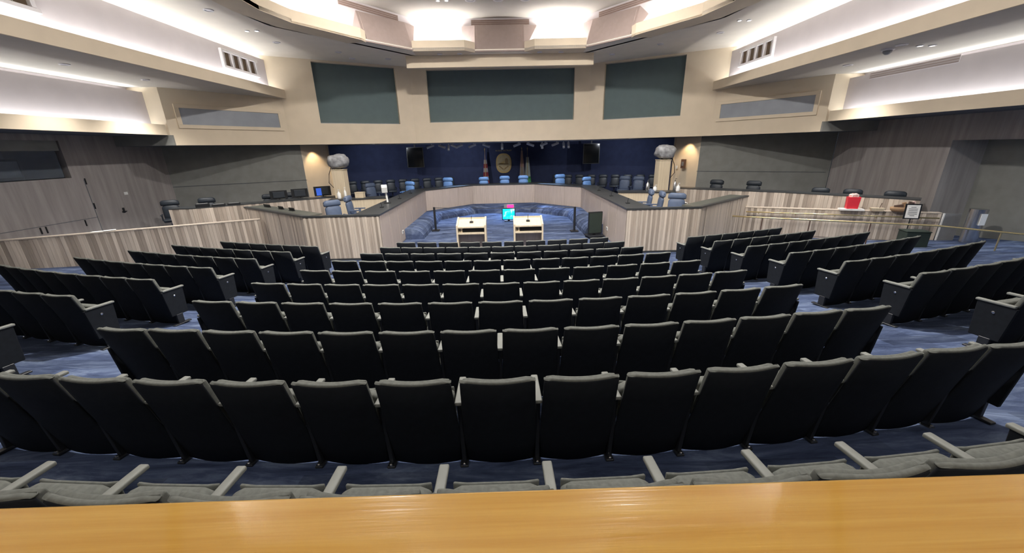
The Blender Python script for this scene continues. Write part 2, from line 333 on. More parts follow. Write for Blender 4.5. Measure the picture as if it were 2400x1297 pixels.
# main ceiling with the ring hole: outer rectangle joined to hole by fan of quads
def holed(outer, inner, z0, z1):
    bm = bmesh.new(); vo = [bm.verts.new((x, y, z0)) for x, y in outer]; vi = [bm.verts.new((x, y, z0)) for x, y in inner]
    es = [bm.edges.new((vo[i], vo[(i+1) % len(vo)])) for i in range(len(vo))] + [bm.edges.new((vi[i], vi[(i+1) % len(vi)])) for i in range(len(vi))]
    bmesh.ops.triangle_fill(bm, edges=es, use_beauty=True)
    g = bmesh.ops.extrude_face_region(bm, geom=bm.faces[:])
    for v in [v for v in g['geom'] if isinstance(v, bmesh.types.BMVert)]: v.co.z = z1
    mb = MB(); bm.verts.index_update(); mb.add([v.co[:] for v in bm.verts], [tuple(v.index for v in f.verts) for f in bm.faces]); bm.free(); return mb
struct('ceiling', holed([(-10.6, -3.2), (10.6, -3.2), (10.6, 18.1), (9.6, 18.6), (4.5, 21.5), (-4.5, 21.5), (-9.6, 18.6), (-10.6, 18.1)], hole, CEIL, CEIL+0.1), 'ceil_lit', 'flat painted main ceiling around the raised ring')
for s, nm in ((-1, 'left'), (1, 'right')):
    struct('ceiling_outer_'+nm, MB().b2(s*(R1+0.06), s*13.1, -3.2, 19.0, OUTC, OUTC+0.06), 'ceil', 'lower side ceiling on the %s between the two coves' % nm)
    struct('wall_lip_inner_'+nm, MB().b2(s*R1, s*(R1+0.06), -3.2, 18.6, OUTC, 5.82), 'plaster', 'upper beige cove lip on the %s' % nm)
    cw = struct('wall_cove_inner_'+nm, MB().b2(s*9.95, s*10.05, -3.2, 18.9, OUTC+0.06, 6.94), 'covewall', 'upper pale cove panel on the %s' % nm)
    struct('wall_slot_inner_'+nm, MB().b2(s*10.5, s*10.6, -3.2, 18.6, OUTC, CEIL+0.1), 'covewall', 'back of the upper light slot on the %s' % nm)
    struct('ceiling_lip_'+nm, MB().b2(s*(R2+0.06), s*14.2, -3.2, 14.9, 3.9, 3.97), 'darksoff', 'soffit under the lower cove on the %s' % nm)
    struct('wall_lip_outer_'+nm, MB().b2(s*R2, s*(R2+0.06), -3.2, 14.85, 3.9, 4.25), 'plaster', 'lower beige cove lip on the %s' % nm)
    struct('wall_cove_outer_'+nm, MB().b2(s*12.5, s*12.6, -3.2, 15.2, 3.97, 5.32), 'covewall', 'lower pale cove panel on the %s' % nm)
    struct('wall_slot_outer_'+nm, MB().b2(s*13.0, s*13.1, -3.2, 15.4, 3.97, OUTC+0.05), 'covewall', 'back of the lower light slot on the %s' % nm)
# square vents of the inner coves
def square_vent(s, y0, y1, z0, z1, label):
    t = thing('air_vent', label, 'vent', (s*9.95, (y0+y1)/2, z0), 0, 'four-hole air vents on the upper cove panels')
    L = y1-y0; h = z1-z0; fr = MB(); pw = (L-0.16)/4
    X0, X1 = (0, -0.10) if s > 0 else (0, 0.10)
    fr.b2(X0, X1, -L/2, L/2, 0, 0.09).b2(X0, X1, -L/2, L/2, h-0.09, h)
    for k in range(5): yy = -L/2 + 0.04 + k*pw*1.0; fr.b2(X0, X1, yy-0.04 if k in (0,) else yy-0.045, yy+0.045, 0.09, h-0.09)
    part('frame', fr, 'whitepaint', t, 0.008)
    for k in range(4):
        yc = -L/2+0.04+(k+0.5)*pw
        g = part('throat', MB().b2(X0, X0-s*0.01, yc-pw/2+0.045, yc+pw/2-0.045, 0.09, h-0.09), 'ventin', t)
        part('louver', MB().box((X0-s*0.045, yc-pw*0.22, h/2), (0.07, 0.012, h-0.2), rz=s*0.5), 'whitepaint', t)
square_vent(-1, 15.55, 17.65, 6.16, 6.79, 'white four-hole air vent on the left upper cove panel near the screens')
square_vent(1, 15.45, 17.55, 6.18, 6.81, 'white four-hole air vent on the right upper cove panel')
square_vent(-1, 7.75, 9.85, 6.16, 6.79, 'white four-hole air vent cut off at the top left corner')
def grille(name, label, loc, rz, L, h, mat, n=3, frame='brown'):
    t = thing(name, label, 'grille', loc, rz, 'slotted linear grilles'); part('frame', MB().b2(-L/2, L/2, -0.015, 0, 0, h), frame, t)
    for k in range(n): part('slot', MB().b2(-L/2+0.02, L/2-0.02, -0.02, -0.012, h*(k+0.3)/n, h*(k+0.62)/n), mat, t)
grille('linear_grille', 'long pale slotted grille on the right lower cove panel', (12.5, 12.75, 5.16), -PI/2, 2.7, 0.2, 'brown', 3, 'covewall')
# ------------------------------------------------------------------ raised ring
RZ = 8.5
def ringpoly(d): return d
wallp = [(0, 19.0), (3.55, 19.0), (7.25, 14.35), (7.45, 12.9)]
wh = wallp + [(x, 2*RC-y) for x, y in wallp[::-1]]
wfull = wh[1:-1] + [(-x, y) for x, y in wh[1:-1][::-1]]
struct('ceiling_ring', MB().prism([(x*1.03, RC+(y-RC)*1.03) for x, y in wfull], RZ, RZ+0.1), 'ceil', 'raised ceiling inside the ring')
rw = MB(); n = len(wfull)
for i in range(n):
    a, b_ = wfull[i], wfull[(i+1) % n]; d = Vector((b_[0]-a[0], b_[1]-a[1])).normalized(); nn = Vector((d.y, -d.x))
    c = Vector(((a[0]+b_[0])/2, (a[1]+b_[1])/2)) - Vector((0, RC)); nn = nn if nn.dot(c) > 0 else -nn
    rw.prism([a, b_, (b_[0]+nn.x*0.15, b_[1]+nn.y*0.15), (a[0]+nn.x*0.15, a[1]+nn.y*0.15)], CEIL, RZ)
struct('wall_ring', rw, 'covewall', 'pale upright wall of the raised ceiling ring')
def lip_piece(pts, nm):
    """cove lip along a bent line: face + shelf"""
    m = MB()
    cx = sum(p[0] for p in pts)/len(pts); cy = sum(p[1] for p in pts)/len(pts)
    d = Vector(pts[-1])-Vector(pts[0]); left = Vector((-d.y, d.x)); out = Vector((cx, cy-RC)); sgn = 1 if left.dot(out) > 0 else -1
    band(m, pts, 0, sgn*0.06, CEIL-0.02, CEIL+0.36)
    band(m, pts, 0, sgn*0.8, CEIL-0.01, CEIL+0.04)
    struct(nm, m, 'plaster', 'beige lip of the ceiling ring')
k = 0
for sx in (1, -1):
    for fy in (0, 1):
        tr = lambda P: [(sx*x, (2*RC-y) if fy else y) for x, y in P]
        lip_piece(tr([(1.05, 18.37), (1.45, 17.96), (3.25, 17.94), (3.6, 17.93)]), 'trim_%d' % (k+1))
        lip_piece(tr([(5.0, 16.47), (5.05, 16.12), (6.5, 14.05), (6.8, 12.85), (6.8, RC)]), 'trim_%d' % (k+2)); k += 2
        ff = lambda x, y, z: (sx*x, (2*RC-y) if fy else y, z)
        g = -1 if fy else 1
        strip('ring_light', ff(1.55, 18.55, 7.22), ff(3.5, 18.55, 7.22), (0, g*0.5, 0.85), 24)
        strip('ring_light', ff(5.6, 16.1, 7.22), ff(6.85, 14.45, 7.22), (sx*0.45, g*0.22, 0.85), 26)
        strip('ring_light', ff(7.2, 13.9, 7.22), ff(7.2, RC+0.1, 7.22), (sx*0.5, 0, 0.85), 31)
def ring_box(c, ang, label):
    """speaker box in the ring: flared in plan, fabric face"""
    t = thing('speaker_enclosure', label, 'enclosure', (c[0], c[1], CEIL), ang, 'taupe boxes in the ceiling ring')
    part('housing', MB().hull([(-1.05, 0, 0.02), (1.05, 0, 0.02), (1.62, 0.60, 0.02), (-1.62, 0.60, 0.02)], [(-1.05, 0.44, 1.10), (1.05, 0.44, 1.10), (1.62, 0.60, 1.10), (-1.62, 0.60, 1.10)]), 'brown', t)
    part('grille_cloth', MB().box((0, 0.205, 0.56), (1.92, 0.03, 1.04), rx=-0.386), 'brown', t, 0.006)
    part('bottom_rail', MB().b2(-1.05, 1.05, -0.03, 0.02, 0.0, 0.05), 'brown', t)
ring_box((0, 18.38), 0, 'taupe speaker box of the ceiling ring above the center screen')
da = math.atan2(-1.46, 1.4)
for s in (1, -1):
    ring_box((s*4.3, 17.2), s*da, 'taupe speaker box of the ceiling ring above the %s screen' % ('right' if s > 0 else 'left'))
    ring_box((s*4.3, 2*RC-17.2), PI - s*da, 'taupe speaker box at the rear of the ceiling ring, %s side' % ('right' if s > 0 else 'left'))
ring_box((0, 2*RC-18.38), PI, 'taupe speaker box at the rear of the ceiling ring, center')
grille('linear_grille', 'slotted grille above the center speaker box', (0.05, 19.0, 8.24), 0, 2.5, 0.2, 'slot')
for s in (1, -1):
    v = Vector((s*3.7, -4.65)).normalized(); nm = 'right' if s > 0 else 'left'
    c = Vector((s*4.95, 17.24)); grille('linear_grille', 'slotted grille above the %s speaker box' % nm, (c.x, c.y, 8.24), math.atan2(v.y, v.x) if s > 0 else math.atan2(-v.y, -v.x), 2.6, 0.2, 'slot')
# ------------------------------------------------------------------ front wall with the three screens
def facet(mb, P, Q, z0, z1, th=0.3, hole=None):
    P, Q = Vector(P), Vector(Q); d = (Q-P).normalized(); L = (Q-P).length; nrm = Vector((-d.y, d.x))
    if nrm.y < 0: nrm = -nrm
    def piece(a, b_, h0, h1): A = P+d*a; B = P+d*b_; mb.prism([tuple(A), tuple(B), tuple(B+nrm*th), tuple(A+nrm*th)], h0, h1)
    if not hole: piece(0, L, z0, z1); return
    a, b_, h0, h1 = hole; piece(0, a, z0, z1); piece(b_, L, z0, z1); piece(a, b_, z0, h0)
    if h1 < z1: piece(a, b_, h1, z1)
    return P+d*a+nrm*0.22, P+d*b_+nrm*0.22
fw = MB(); fm = MB()
facet(fw, (-4.5, 21.2), (4.5, 21.2), SOFF, CEIL, hole=(0.80, 8.22, 4.53, 6.95))
sl = math.hypot(5.1, 2.7)
for s in (-1, 1):
    P, Q = (s*9.6, 18.5), (s*4.5, 21.2)
    facet(fw, P, Q, SOFF, CEIL, hole=((9.6-8.37)/5.1*sl, (9.6-5.14)/5.1*sl, 4.47, 7.02))
    fw.prism([(s*9.6, 18.5), (s*10.6, 17.97), (s*10.6, 18.3), (s*9.6, 18.8)], OUTC-0.1, CEIL)
    facet(fw, (s*11.95, 14.9), (s*9.6, 18.5), SOFF, OUTC)
    fw.prism([(s*11.95, 14.9), (s*13.1, 13.15+1.75), (s*13.1, 15.2), (s*11.95, 15.2)], 3.9, OUTC)
struct('wall_front', fw, 'plaster', 'beige front wall above the dais holding three screens')
for s in (-1, 1): struct('wall_front_drop_'+('left' if s < 0 else 'right'), MB().b2(s*11.9, s*14.2, 14.9, 15.1, SOFF, 3.9), 'greywall', 'grey end piece under the lower cove on the %s' % ('left' if s < 0 else 'right'))
def scr(P, Q, z0, z1, label):
    P, Q = Vector(P), Vector(Q); L = (Q-P).length; a = math.atan2(Q.y-P.y, Q.x-P.x)
    t = thing('projection_screen', label, 'screen', (P.x, P.y, z0), a, 'screens in the front wall')
    part('screen_cloth', MB().b2(0, L, 0, 0.02, 0, z1-z0), 'screen', t)
    part('bottom_bar', MB().b2(0, L, -0.02, 0.0, 0, 0.04), 'greymetal', t)
scr((-3.70, 21.42), (3.72, 21.42), 4.53, 6.95, 'dark grey-green screen in the middle of the beige front wall')
for s, nm in ((-1, 'left'), (1, 'right')):
    nrm = Vector((2.7, 5.1)).normalized()
    f2 = lambda X: Vector((s*X, 21.2-0.5294*(X-4.5))) + Vector((s*nrm.x, nrm.y))*0.22
    A, B = f2(8.45), f2(5.08)
    if s > 0: A, B = B, A
    scr(A, B, 4.47, 7.02, 'dark grey-green screen of the angled front wall, %s of center' % nm)
struct('trim_20', MB().b2(-4.1, 4.12, 18.83, 19.1, 6.62, CEIL), 'plaster', 'beige box beam hanging before the center screen', 0.01)
# frosted glass panels in the side facets
for s, nm in ((-1, 'left'), (1, 'right')):
    P, Q = Vector((s*11.78, 15.16)), Vector((s*9.70, 18.35)); d = (Q-P).normalized(); L = (Q-P).length; a = math.atan2(d.y, d.x)
    if s > 0: P, Q = Q, P; a = math.atan2(-d.y, -d.x)
    w = put('window_%d' % (2 if s < 0 else 3), None, None, (P.x, P.y, 4.14), a, 'long frosted glass panel in the beige wall on the %s' % nm, kind='structure')
    z1 = 0.83
    part('window_frame', MB().b2(0, L, -0.05, 0.02, 0, 0.13).b2(0, L, -0.05, 0.02, z1-0.13, z1).b2(0, 0.14, -0.05, 0.02, 0.13, z1-0.13).b2(L-0.14, L, -0.05, 0.02, 0.13, z1-0.13), 'plaster', w, 0.006)
    part('pane', MB().b2(0.13, L-0.13, -0.02, 0.01, 0.12, z1-0.12), 'frost', w)
# ------------------------------------------------------------------ dais recess : soffit, grey walls, navy wall
struct('ceiling_dais', MB().prism([(-14.2, 15.0), (-11.9, 15.0), (-9.6, 18.6), (-4.5, 21.3), (4.5, 21.3), (9.6, 18.6), (11.9, 15.0), (14.2, 15.0), (14.2, 26), (-14.2, 26)], SOFF, SOFF+0.08), 'darksoff', 'dark soffit above the dais')
for s, nm in ((-1, 'left'), (1, 'right')):
    gw = MB(); band(gw, [(s*14.1, 16.75), (s*9.6, 19.3)], 0, -s*0.2, 0, SOFF)
    g_ = struct('wall_grey_'+nm, gw, 'greywall', 'grey acoustic wall behind the staff desk on the %s' % nm)
    d = Vector((-s*4.5, 2.55)).normalized(); nrm = Vector((-d.y, d.x))*(s); nrm = nrm if nrm.y < 0 else -nrm
    sm = MB(); A = Vector((s*14.0, 16.8))+nrm*0.0; sm.prism([tuple(A), tuple(A+d*5.1), tuple(A+d*5.1+nrm*0.015), tuple(A+nrm*0.015)], 1.93, 1.945)
    put('panel_seam', sm.mesh('panel_seam', 'darksoff'), g_)
    rt = MB(); band(rt, [(s*9.6, 19.3), (s*9.05, 20.9)], 0, -s*0.15, 0, SOFF); struct('wall_return_'+nm, rt, 'lightwood' if False else 'plaster', 'beige return wall lit by a downlight, %s of the dais' % nm)
    rt = MB(); rt.b2(s*9.0, s*9.12, 20.85, 20.97, 0, SOFF); struct('trim_%d' % (21+(s > 0)), rt, 'lightwood', 'pale upright trim at the edge of the navy wall')
    rb = MB(); rb.prism([(s*9.05, 20.9), (s*12, 21.2), (s*12, 22.6), (s*11.9, 22.6), (s*11.9, 21.3), (s*9.05, 21.0)], 0, SOFF); struct('wall_side_passage_'+nm, rb, 'bluewall', 'navy wall of the passage behind the dais')
    spot('return_downlight', (s*9.0, 19.7, 3.5), (s*9.35, 20.1, 1.2), 26, 95, (1, 0.72, 0.42))
bw = MB(); band(bw, [(-12, 22.4), (-5.2, 25.3), (5.2, 25.3), (12, 22.4)], 0, 0.2, 0, SOFF); struct('wall_back', bw, 'bluewall', 'navy wall behind the dais with the seal')
struct('floor_dais', MB().prism([(-14, 16.2), (-9.6, 14.6), (-8.9, 14.3), (-5.8, 12.3), (-4.4, 12.3), (-4.4, 18.8), (-2.0, 21.3), (2.0, 21.3), (4.4, 18.8), (4.4, 12.3), (5.8, 12.3), (8.9, 14.3), (9.6, 14.6), (14, 12.4), (14, 26), (-14, 26)], 0.02, 0.5), 'carpet', 'raised carpeted floor of the dais')
# ------------------------------------------------------------------ planks and the dais
PL_W = 0.072
pl_cache = {}
def planks(parent, P, Q, z0, z1, side, w=PL_W, th=0.018, dark=0.8):
    """row of upright planks on the line P-Q, standing proud on the given side (+1 = left of P->Q)"""
    P, Q = Vector(P), Vector(Q); L = (Q-P).length; n = max(1, round(L/w)); ww = L/n; a = math.atan2(Q.y-P.y, Q.x-P.x)
    key = (round(ww, 4), round(z1-z0, 3))
    if key not in pl_cache:
        pl_cache[key] = [MB().b2(0.002, ww-0.002, 0, t_, 0, z1-z0).mesh('plank', mt_, 0.002, seg=1) for t_, mt_ in ((th, 'plank'), (th*0.7, 'plankdark'))]
    d = (Q-P).normalized()
    for i in range(n):
        p = P + d*(ww*i) if side > 0 else P + d*(ww*(i+1))
        put('plank', pl_cache[key][(i % 2) if random.random() < dark else (1-i % 2 if dark > 0.5 else 0)], parent, (p.x, p.y, z0), a if side > 0 else a+PI)
dais = thing('council_dais', 'horseshoe council dais of pale planks with dark counter top', 'dais')
DL = [(-9.3, 13.95), (-6.0, 11.5), (-3.75, 11.5), (-3.75, 18.6), (-1.65, 20.72), (1.65, 20.72), (3.75, 18.6), (3.75, 11.5), (6.0, 11.5), (8.85, 13.8)]
DZ = 1.36
for (i0, i1), nm in (((0, 1), 'wing_panel'), ((1, 2), 'end_panel'), ((7, 8), 'end_panel'), ((8, 9), 'wing_panel')):
    m = MB(); band(m, [DL[i0], DL[i1]], 0, 0.05, 0, DZ); p = part(nm, m, 'veneer', dais); planks(p, DL[i0], DL[i1], 0.06, DZ, -1, PL_W if nm == 'end_panel' else 0.10, 0.018, 0.8 if nm == 'end_panel' else 0.25)
    part('toe_kick', band(MB(), [DL[i0], DL[i1]], -0.03, 0.0, 0, 0.055), 'counter', p)
for i0 in (2, 3, 4, 5, 6):
    m = MB(); band(m, [DL[i0], DL[i0+1]], 0, 0.05, 0, DZ); p = part('side_panel' if i0 in (2, 6) else 'center_panel', m, 'veneer', dais)
    A, B = Vector(DL[i0]), Vector(DL[i0+1]); L = (B-A).length; d = (B-A).normalized(); nn = Vector((d.y, -d.x)); q = max(2, round(L/1.05))
    for j in range(q):
        a = A+d*(L*j/q+0.012)+nn*0.012; b_ = A+d*(L*(j+1)/q-0.012)+nn*0.012
        put('veneer_panel', MB().prism([tuple(a), tuple(b_), tuple(b_-nn*0.011), tuple(a-nn*0.011)], 0.30 if i0 in (3, 4, 5) else 0.04, DZ-0.01).mesh('veneer_panel', 'veneer', 0.003, seg=1), p)
part('counter_cap', band(MB(), DL, -0.035, 0.10, DZ, DZ+0.045), 'counter', dais, label='thin dark cap of the panels')
part('counter_top', band(MB(), DL[2:8], 0.10, 0.80, DZ-0.02, DZ+0.035), 'counter', dais)
part('wing_counter', band(MB(), DL[0:2], 0.10, 0.6, DZ, DZ+0.035), 'countergreen', dais); part('wing_counter', band(MB(), DL[8:10], 0.10, 0.6, DZ, DZ+0.035), 'countergreen', dais)
# carpeted plinth around the pit
prof = [(0, 0.0), (0, 0.40), (0.28, 0.40), (0.46, 0.36), (0.60, 0.27), (0.68, 0.14), (0.70, 0.0)]
PP = [(-3.75, 14.2)] + DL[3:7] + [(3.75, 14.2)]
pm = MB(); loops = [[(x, y, z) for (x, y) in [offset(PP, -dd)[i]]][0:1] for i in range(len(PP)) for dd, z in prof]
offs = [offset(PP, -dd) for dd, z in prof]; vs = [(offs[j][i][0], offs[j][i][1], prof[j][1]) for i in range(len(PP)) for j in range(len(prof))]; K = len(prof)
fs = [(i*K+j, (i+1)*K+j, (i+1)*K+j+1, i*K+j+1) for i in range(len(PP)-1) for j in range(K-1)] + [tuple(range(K)), tuple((len(PP)-1)*K+j for j in range(K))]
pm.add(vs, fs); solo('carpeted_plinth', pm, 'carpet', 'rounded blue carpeted plinth around the pit under the dais', 'plinth')
# second tier counters and staff desks
for s, nm in ((-1, 'left'), (1, 'right')):
    t = thing('rear_counter', 'second tier counter with dark top behind the %s dais seats' % nm, 'counter')
    ln = [(s*6.95, 15.45), (s*4.75, 15.95)]
    if s > 0: ln = ln[::-1]
    part('front_panel', band(MB(), ln, 0, 0.05, 0.5, 1.36), 'lightwood', t); part('top', band(MB(), ln, -0.03, 0.62, 1.36, 1.40), 'counter', t)
    t = thing('staff_desk', 'long pale staff desk along the %s grey wall' % nm, 'desk')
    ln = [(-12.0, 13.95), (-11.2, 14.0), (-7.1, 16.65)] if s < 0 else [(7.5, 17.05), (10.8, 14.6), (13.2, 11.9)]
    part('top', band(MB(), ln, -0.02, 0.6, 1.36, 1.395), 'counter', t)
    for i in range(len(ln)-1):
        p = part('front_panel', band(MB(), ln[i:i+2], 0.0, 0.05, 0.0, 1.36), 'veneer', t); planks(p, ln[i], ln[i+1], 0.5 if s < 0 else 0.3, 1.36, -1, 0.12)
# low walls in front of the side blocks
for nm, A, B, zt in (('left', (-13.98, 10.3), (-8.25, 13.0), 1.10), ('right', (8.78, 13.72), (13.7, 11.62), 1.00)):
    w = struct('wall_low_'+nm, band(MB(), [A, B], 0, 0.14, 0, zt), 'veneer', 'low plank wall in front of the %s seat block' % nm)
    planks(w, A, B, 0.06, zt-0.02, -1, 0.09, 0.018, 0.7)
    put('wall_cap', band(MB(), [A, B], -0.03, 0.16, zt-0.02, zt+0.01).mesh('wall_cap', 'plank'), w)
# ------------------------------------------------------------------ the wooden ledge before the camera
t = thing('wooden_ledge', 'glossy orange maple ledge across the bottom of the view', 'ledge')
part('ledge_top', MB().b2(-3.2, 3.2, -0.25, 0.478, 2.635, 2.67), 'desk', t, 0.004)
part('ledge_nosing', MB().b2(-3.2, 3.2, 0.45, 0.47, 2.59, 2.634), 'desk', t)
part('ledge_front', MB().b2(-3.2, 3.2, 0.40, 0.45, 1.0, 2.635), 'lightwood', t)
for s in (-1, 1): part('ledge_bracket', MB().b2(s*2.2-0.02, s*2.2+0.02, 0.0, 0.40, 2.3, 2.635), 'lightwood', t)
# ------------------------------------------------------------------ auditorium seats
LEAN = 0.245
_sh = slab(0.50, 0.860, 0.020, sag=0.034, nx=10, nz=4, round_=0.018); _sh.v = [(x*(1.09-0.09*z/0.860), y, z) for x, y, z in _sh.v]
me_shell = xf(_sh, (0, 0.209, 0.001), rx=LEAN).mesh('rear_shell', 'shadeblack', 0.006, True, 1)
me_cush = xf(slab(0.475, 0.492, 0.046, sag=0.034, nx=10, nz=4, round_=0.02, puff=0.010), (0, 0.138, 0.36), rx=LEAN).mesh('back_cushion', 'seat', 0.011, True)
me_lit_top = xf(slab(0.505, 0.022, 0.028, sag=0.034, nx=10, nz=1, round_=0.02), (0, 0.010, 0.826), rx=LEAN).mesh('lit_top_edge', 'seat', 0.006, True, 1)  # top edge of the back in a lighter tone, as lit from above
me_pan = xf(slab(0.43, 0.262, 0.020, nx=6, nz=2, round_=-0.010), (0, 0.335, 0.335), rx=0.02).mesh('seat_pan', 'seat', 0.006, True, 1)
me_seat = xf(slab(0.455, 0.285, 0.085, nx=8, nz=3, round_=0.03, puff=0.012), (0, 0.238, 0.335), rx=0.02).mesh('seat_cushion', 'seat', 0.022, True)
def arm_mesh(): return MB().box((0, 0.275, 0.615), (0.052, 0.335, 0.028), rx=-0.02).mesh('armrest', 'arm', 0.008, True)
me_arm = arm_mesh()
me_std = MB().hull([(-0.015, 0.20, 0.02), (0.015, 0.20, 0.02), (0.015, 0.30, 0.02), (-0.015, 0.30, 0.02)], [(-0.015, 0.14, 0.60), (0.015, 0.14, 0.60), (0.015, 0.27, 0.60), (-0.015, 0.27, 0.60)]).b2(-0.03, 0.03, 0.17, 0.38, 0, 0.02).mesh('standard', 'blackmetal', 0.004, False, 1)
me_bolt = MB().lathe([(0.013, 0), (0.013, 0.012), (0.007, 0.018)], (0, 0.185, 0.02), 8).mesh('foot_bolt', 'chrome')
me_end = MB().hull([(-0.016, 0.13, 0.17), (0.016, 0.13, 0.17), (0.016, 0.40, 0.17), (-0.016, 0.40, 0.17)], [(-0.016, 0.085, 0.60), (0.016, 0.085, 0.60), (0.016, 0.425, 0.60), (-0.016, 0.425, 0.60)]).mesh('end_panel', 'shadeblack', 0.006, False, 1)
me_leg = MB().b2(-0.02, 0.02, 0.2, 0.3, 0.02, 0.18).b2(-0.03, 0.03, 0.12, 0.40, 0, 0.02).mesh('end_leg', 'blackmetal', 0.004, False, 1)
me_lamp = MB().lathe([(0.016, -0.004), (0.016, 0.004), (0.010, 0.008)], (0, 0, 0), 10); xf(me_lamp, (0.016, 0.26, 0.50), ry=PI/2); me_lampR = me_lamp.mesh('aisle_button', 'chrome')
me_lamp = MB().lathe([(0.016, -0.004), (0.016, 0.004), (0.010, 0.008)], (0, 0, 0), 10); xf(me_lamp, (-0.016, 0.26, 0.50), ry=-PI/2); me_lampL = me_lamp.mesh('aisle_button', 'chrome')
n_seat = 0
def seat(x, y, rz, pitch, label, group, endL=False, endR=False, lastR=False, dz=0.0):
    global n_seat
    z = gz(x, y+0.2) + dz
    F_ = Vector((-math.sin(rz), math.cos(rz))); R_ = Vector((math.cos(rz), math.sin(rz)))
    vis = False
    for (u, v, h) in ((-0.25, 0, 0.84), (0.25, 0, 0.84), (0, 0.2, 0.2), (-0.28, 0.42, 0.62), (0.28, 0.42, 0.62), (0, 0.3, 0.6)):
        q = proj((x+R_.x*u+F_.x*v, y+R_.y*u+F_.y*v, z+h))
        if q and -90 < q[0] < 2490 and -10 < q[1] < 1180 : vis = True
    if not vis: return
    n_seat += 1
    t = thing('auditorium_seat', label, 'seat', (x, y, z), rz, group)
    for nm, me in (('rear_shell', me_shell), ('back_cushion', me_cush), ('lit_top_edge', me_lit_top), ('seat_pan', me_pan), ('seat_cushion', me_seat)): put(nm, me, t)
    def side(xx, end, s):
        put('armrest', me_arm, t, (xx, 0, 0))
        if end: put('end_panel', me_end, t, (xx, 0, 0)); put('end_leg', me_leg, t, (xx, 0, 0)); put('aisle_button', me_lampL if s < 0 else me_lampR, t, (xx, 0, 0))
        else: put('standard', me_std, t, (xx, 0, 0)); put('foot_bolt', me_bolt, t, (xx, 0, 0))
    side(-pitch/2, endL, -1)
    if endR or lastR: side(pitch/2, endR, 1)
rows = [  # y of the back tops at the axis, count, pitch ; from the rear to the front
    (1.14, 11, 0.545), (2.11, 15, 0.560), (3.04, 14, 0.560), (3.97, 13, 0.578), (4.89, 13, 0.560), (5.83, 12, 0.572), (6.76, 12, 0.551), (7.69, 11, 0.566), (8.63, 11, 0.541), (9.57, 10, 0.570)]
CY = 28.0
for ri, (y0, n, pitch) in enumerate(rows):
    Rr = CY - y0; fr = len(rows)-ri
    rowtxt = 'front row' if fr == 1 else ('row directly below the ledge' if ri == 0 else '%s row from the front' % ordinal(fr))
    for i in range(n):
        th = (i-(n-1)/2)*pitch/Rr
        x = -0.03 + Rr*math.sin(th); y = CY - Rr*math.cos(th)
        seat(x, y, th, pitch, 'charcoal auditorium seat, %s from left in the %s, center block' % (ordinal(i+1), rowtxt), 'center block seats', i == 0, i == n-1)
counts = {-1: [6, 7, 7, 7, 8, 8, 8, 8], 1: [6, 6, 7, 7, 7, 8, 8, 8]}
for s, nm in ((-1, 'left'), (1, 'right')):
    for r in range(8):
        x0 = 4.80+0.172*r; y0 = 9.56-0.972*r; pitch = 0.548
        n = counts[s][r]; px, py = x0+0.25*math.cos(0.2), y0+0.25*math.sin(0.2)
        for i in range(n):
            a = 0.20 + 0.028*i
            if i: px += pitch*math.cos(a); py += pitch*math.sin(a)
            rowtxt = 'front row' if r == 0 else '%s row from the front' % ordinal(r+1)
            seat(s*px, py, s*a, pitch, 'charcoal auditorium seat, %s from the aisle in the %s, %s block' % (ordinal(i+1), rowtxt, nm), nm+' block seats',
                 s > 0 and i == 0, s < 0 and i == 0, s > 0 and i == n-1)
# ------------------------------------------------------------------ pit : lecterns, monitors, barrier
def lectern(x, y, label):
    t = thing('lectern', label, 'lectern', (x, y, 0), 0, 'speaker lecterns in the pit')
    W2 = 0.44
    for s in (-1, 1): part('side_panel', MB().hull([(s*W2-0.025, -0.28, 0), (s*W2+0.025, -0.28, 0), (s*W2+0.025, -0.28, 0.94), (s*W2-0.025, -0.28, 0.94)], [(s*W2-0.025, 0.30, 0), (s*W2+0.025, 0.30, 0), (s*W2+0.025, 0.30, 1.12), (s*W2-0.025, 0.30, 1.12)]), 'lightwood', t)
    part('front_panel', MB().b2(-W2, W2, 0.26, 0.30, 0.1, 1.10), 'lightwood', t)
    part('reading_top', MB().box((0, 0.0, 0.965), (2*W2-0.05, 0.56, 0.03), rx=0.28), 'lightwood', t)
    part('front_rail', MB().b2(-W2+0.02, W2-0.02, -0.28, -0.25, 0.86, 0.90), 'lightwood', t)
    part('shelf', MB().b2(-W2+0.02, W2-0.02, -0.27, 0.26, 0.66, 0.71), 'lightwood', t)
    part('shelf_recess', MB().b2(-W2+0.17, W2-0.04, -0.20, -0.19, 0.71, 0.86), 'black', t)
    part('control_plate', MB().b2(-W2+0.04, -W2+0.16, -0.21, -0.19, 0.72, 0.85), 'lightwood', t)
    part('control_knob', MB().b2(-W2+0.07, -W2+0.10, -0.225, -0.205, 0.74, 0.83), 'black', t)
    part('lower_back', MB().b2(-W2+0.02, W2-0.02, 0.0, 0.02, 0.05, 0.66), 'veneer', t)
    mi = part('microphone', MB().box((0.0, 0.0, 1.0), (0.11, 0.09, 0.03), rx=0.28).tube([(0, 0.02, 1.0), (0.0, 0.04, 1.10), (0.005, 0.0, 1.20)], 0.008, 6), 'black', t)
lectern(-1.03, 12.05, 'pale maple lectern in the pit nearer the left aisle')
lectern(0.77, 12.05, 'pale maple lectern in the pit beside the cyan monitor')
t = thing('floor_monitor', 'low monitor showing a bright cyan picture in the pit', 'monitor', (0.21, 17.5, 0))
part('casing', MB().b2(-0.31, 0.31, 0, 0.06, 0.06, 0.60), 'black', t, 0.01); part('display', MB().b2(-0.27, 0.27, -0.012, 0.0, 0.10, 0.565), 'cyan', t, 0.004); part('stand', MB().b2(-0.2, 0.2, -0.1, 0.25, 0, 0.025).b2(-0.05, 0.05, 0.04, 0.09, 0, 0.2), 'black', t)
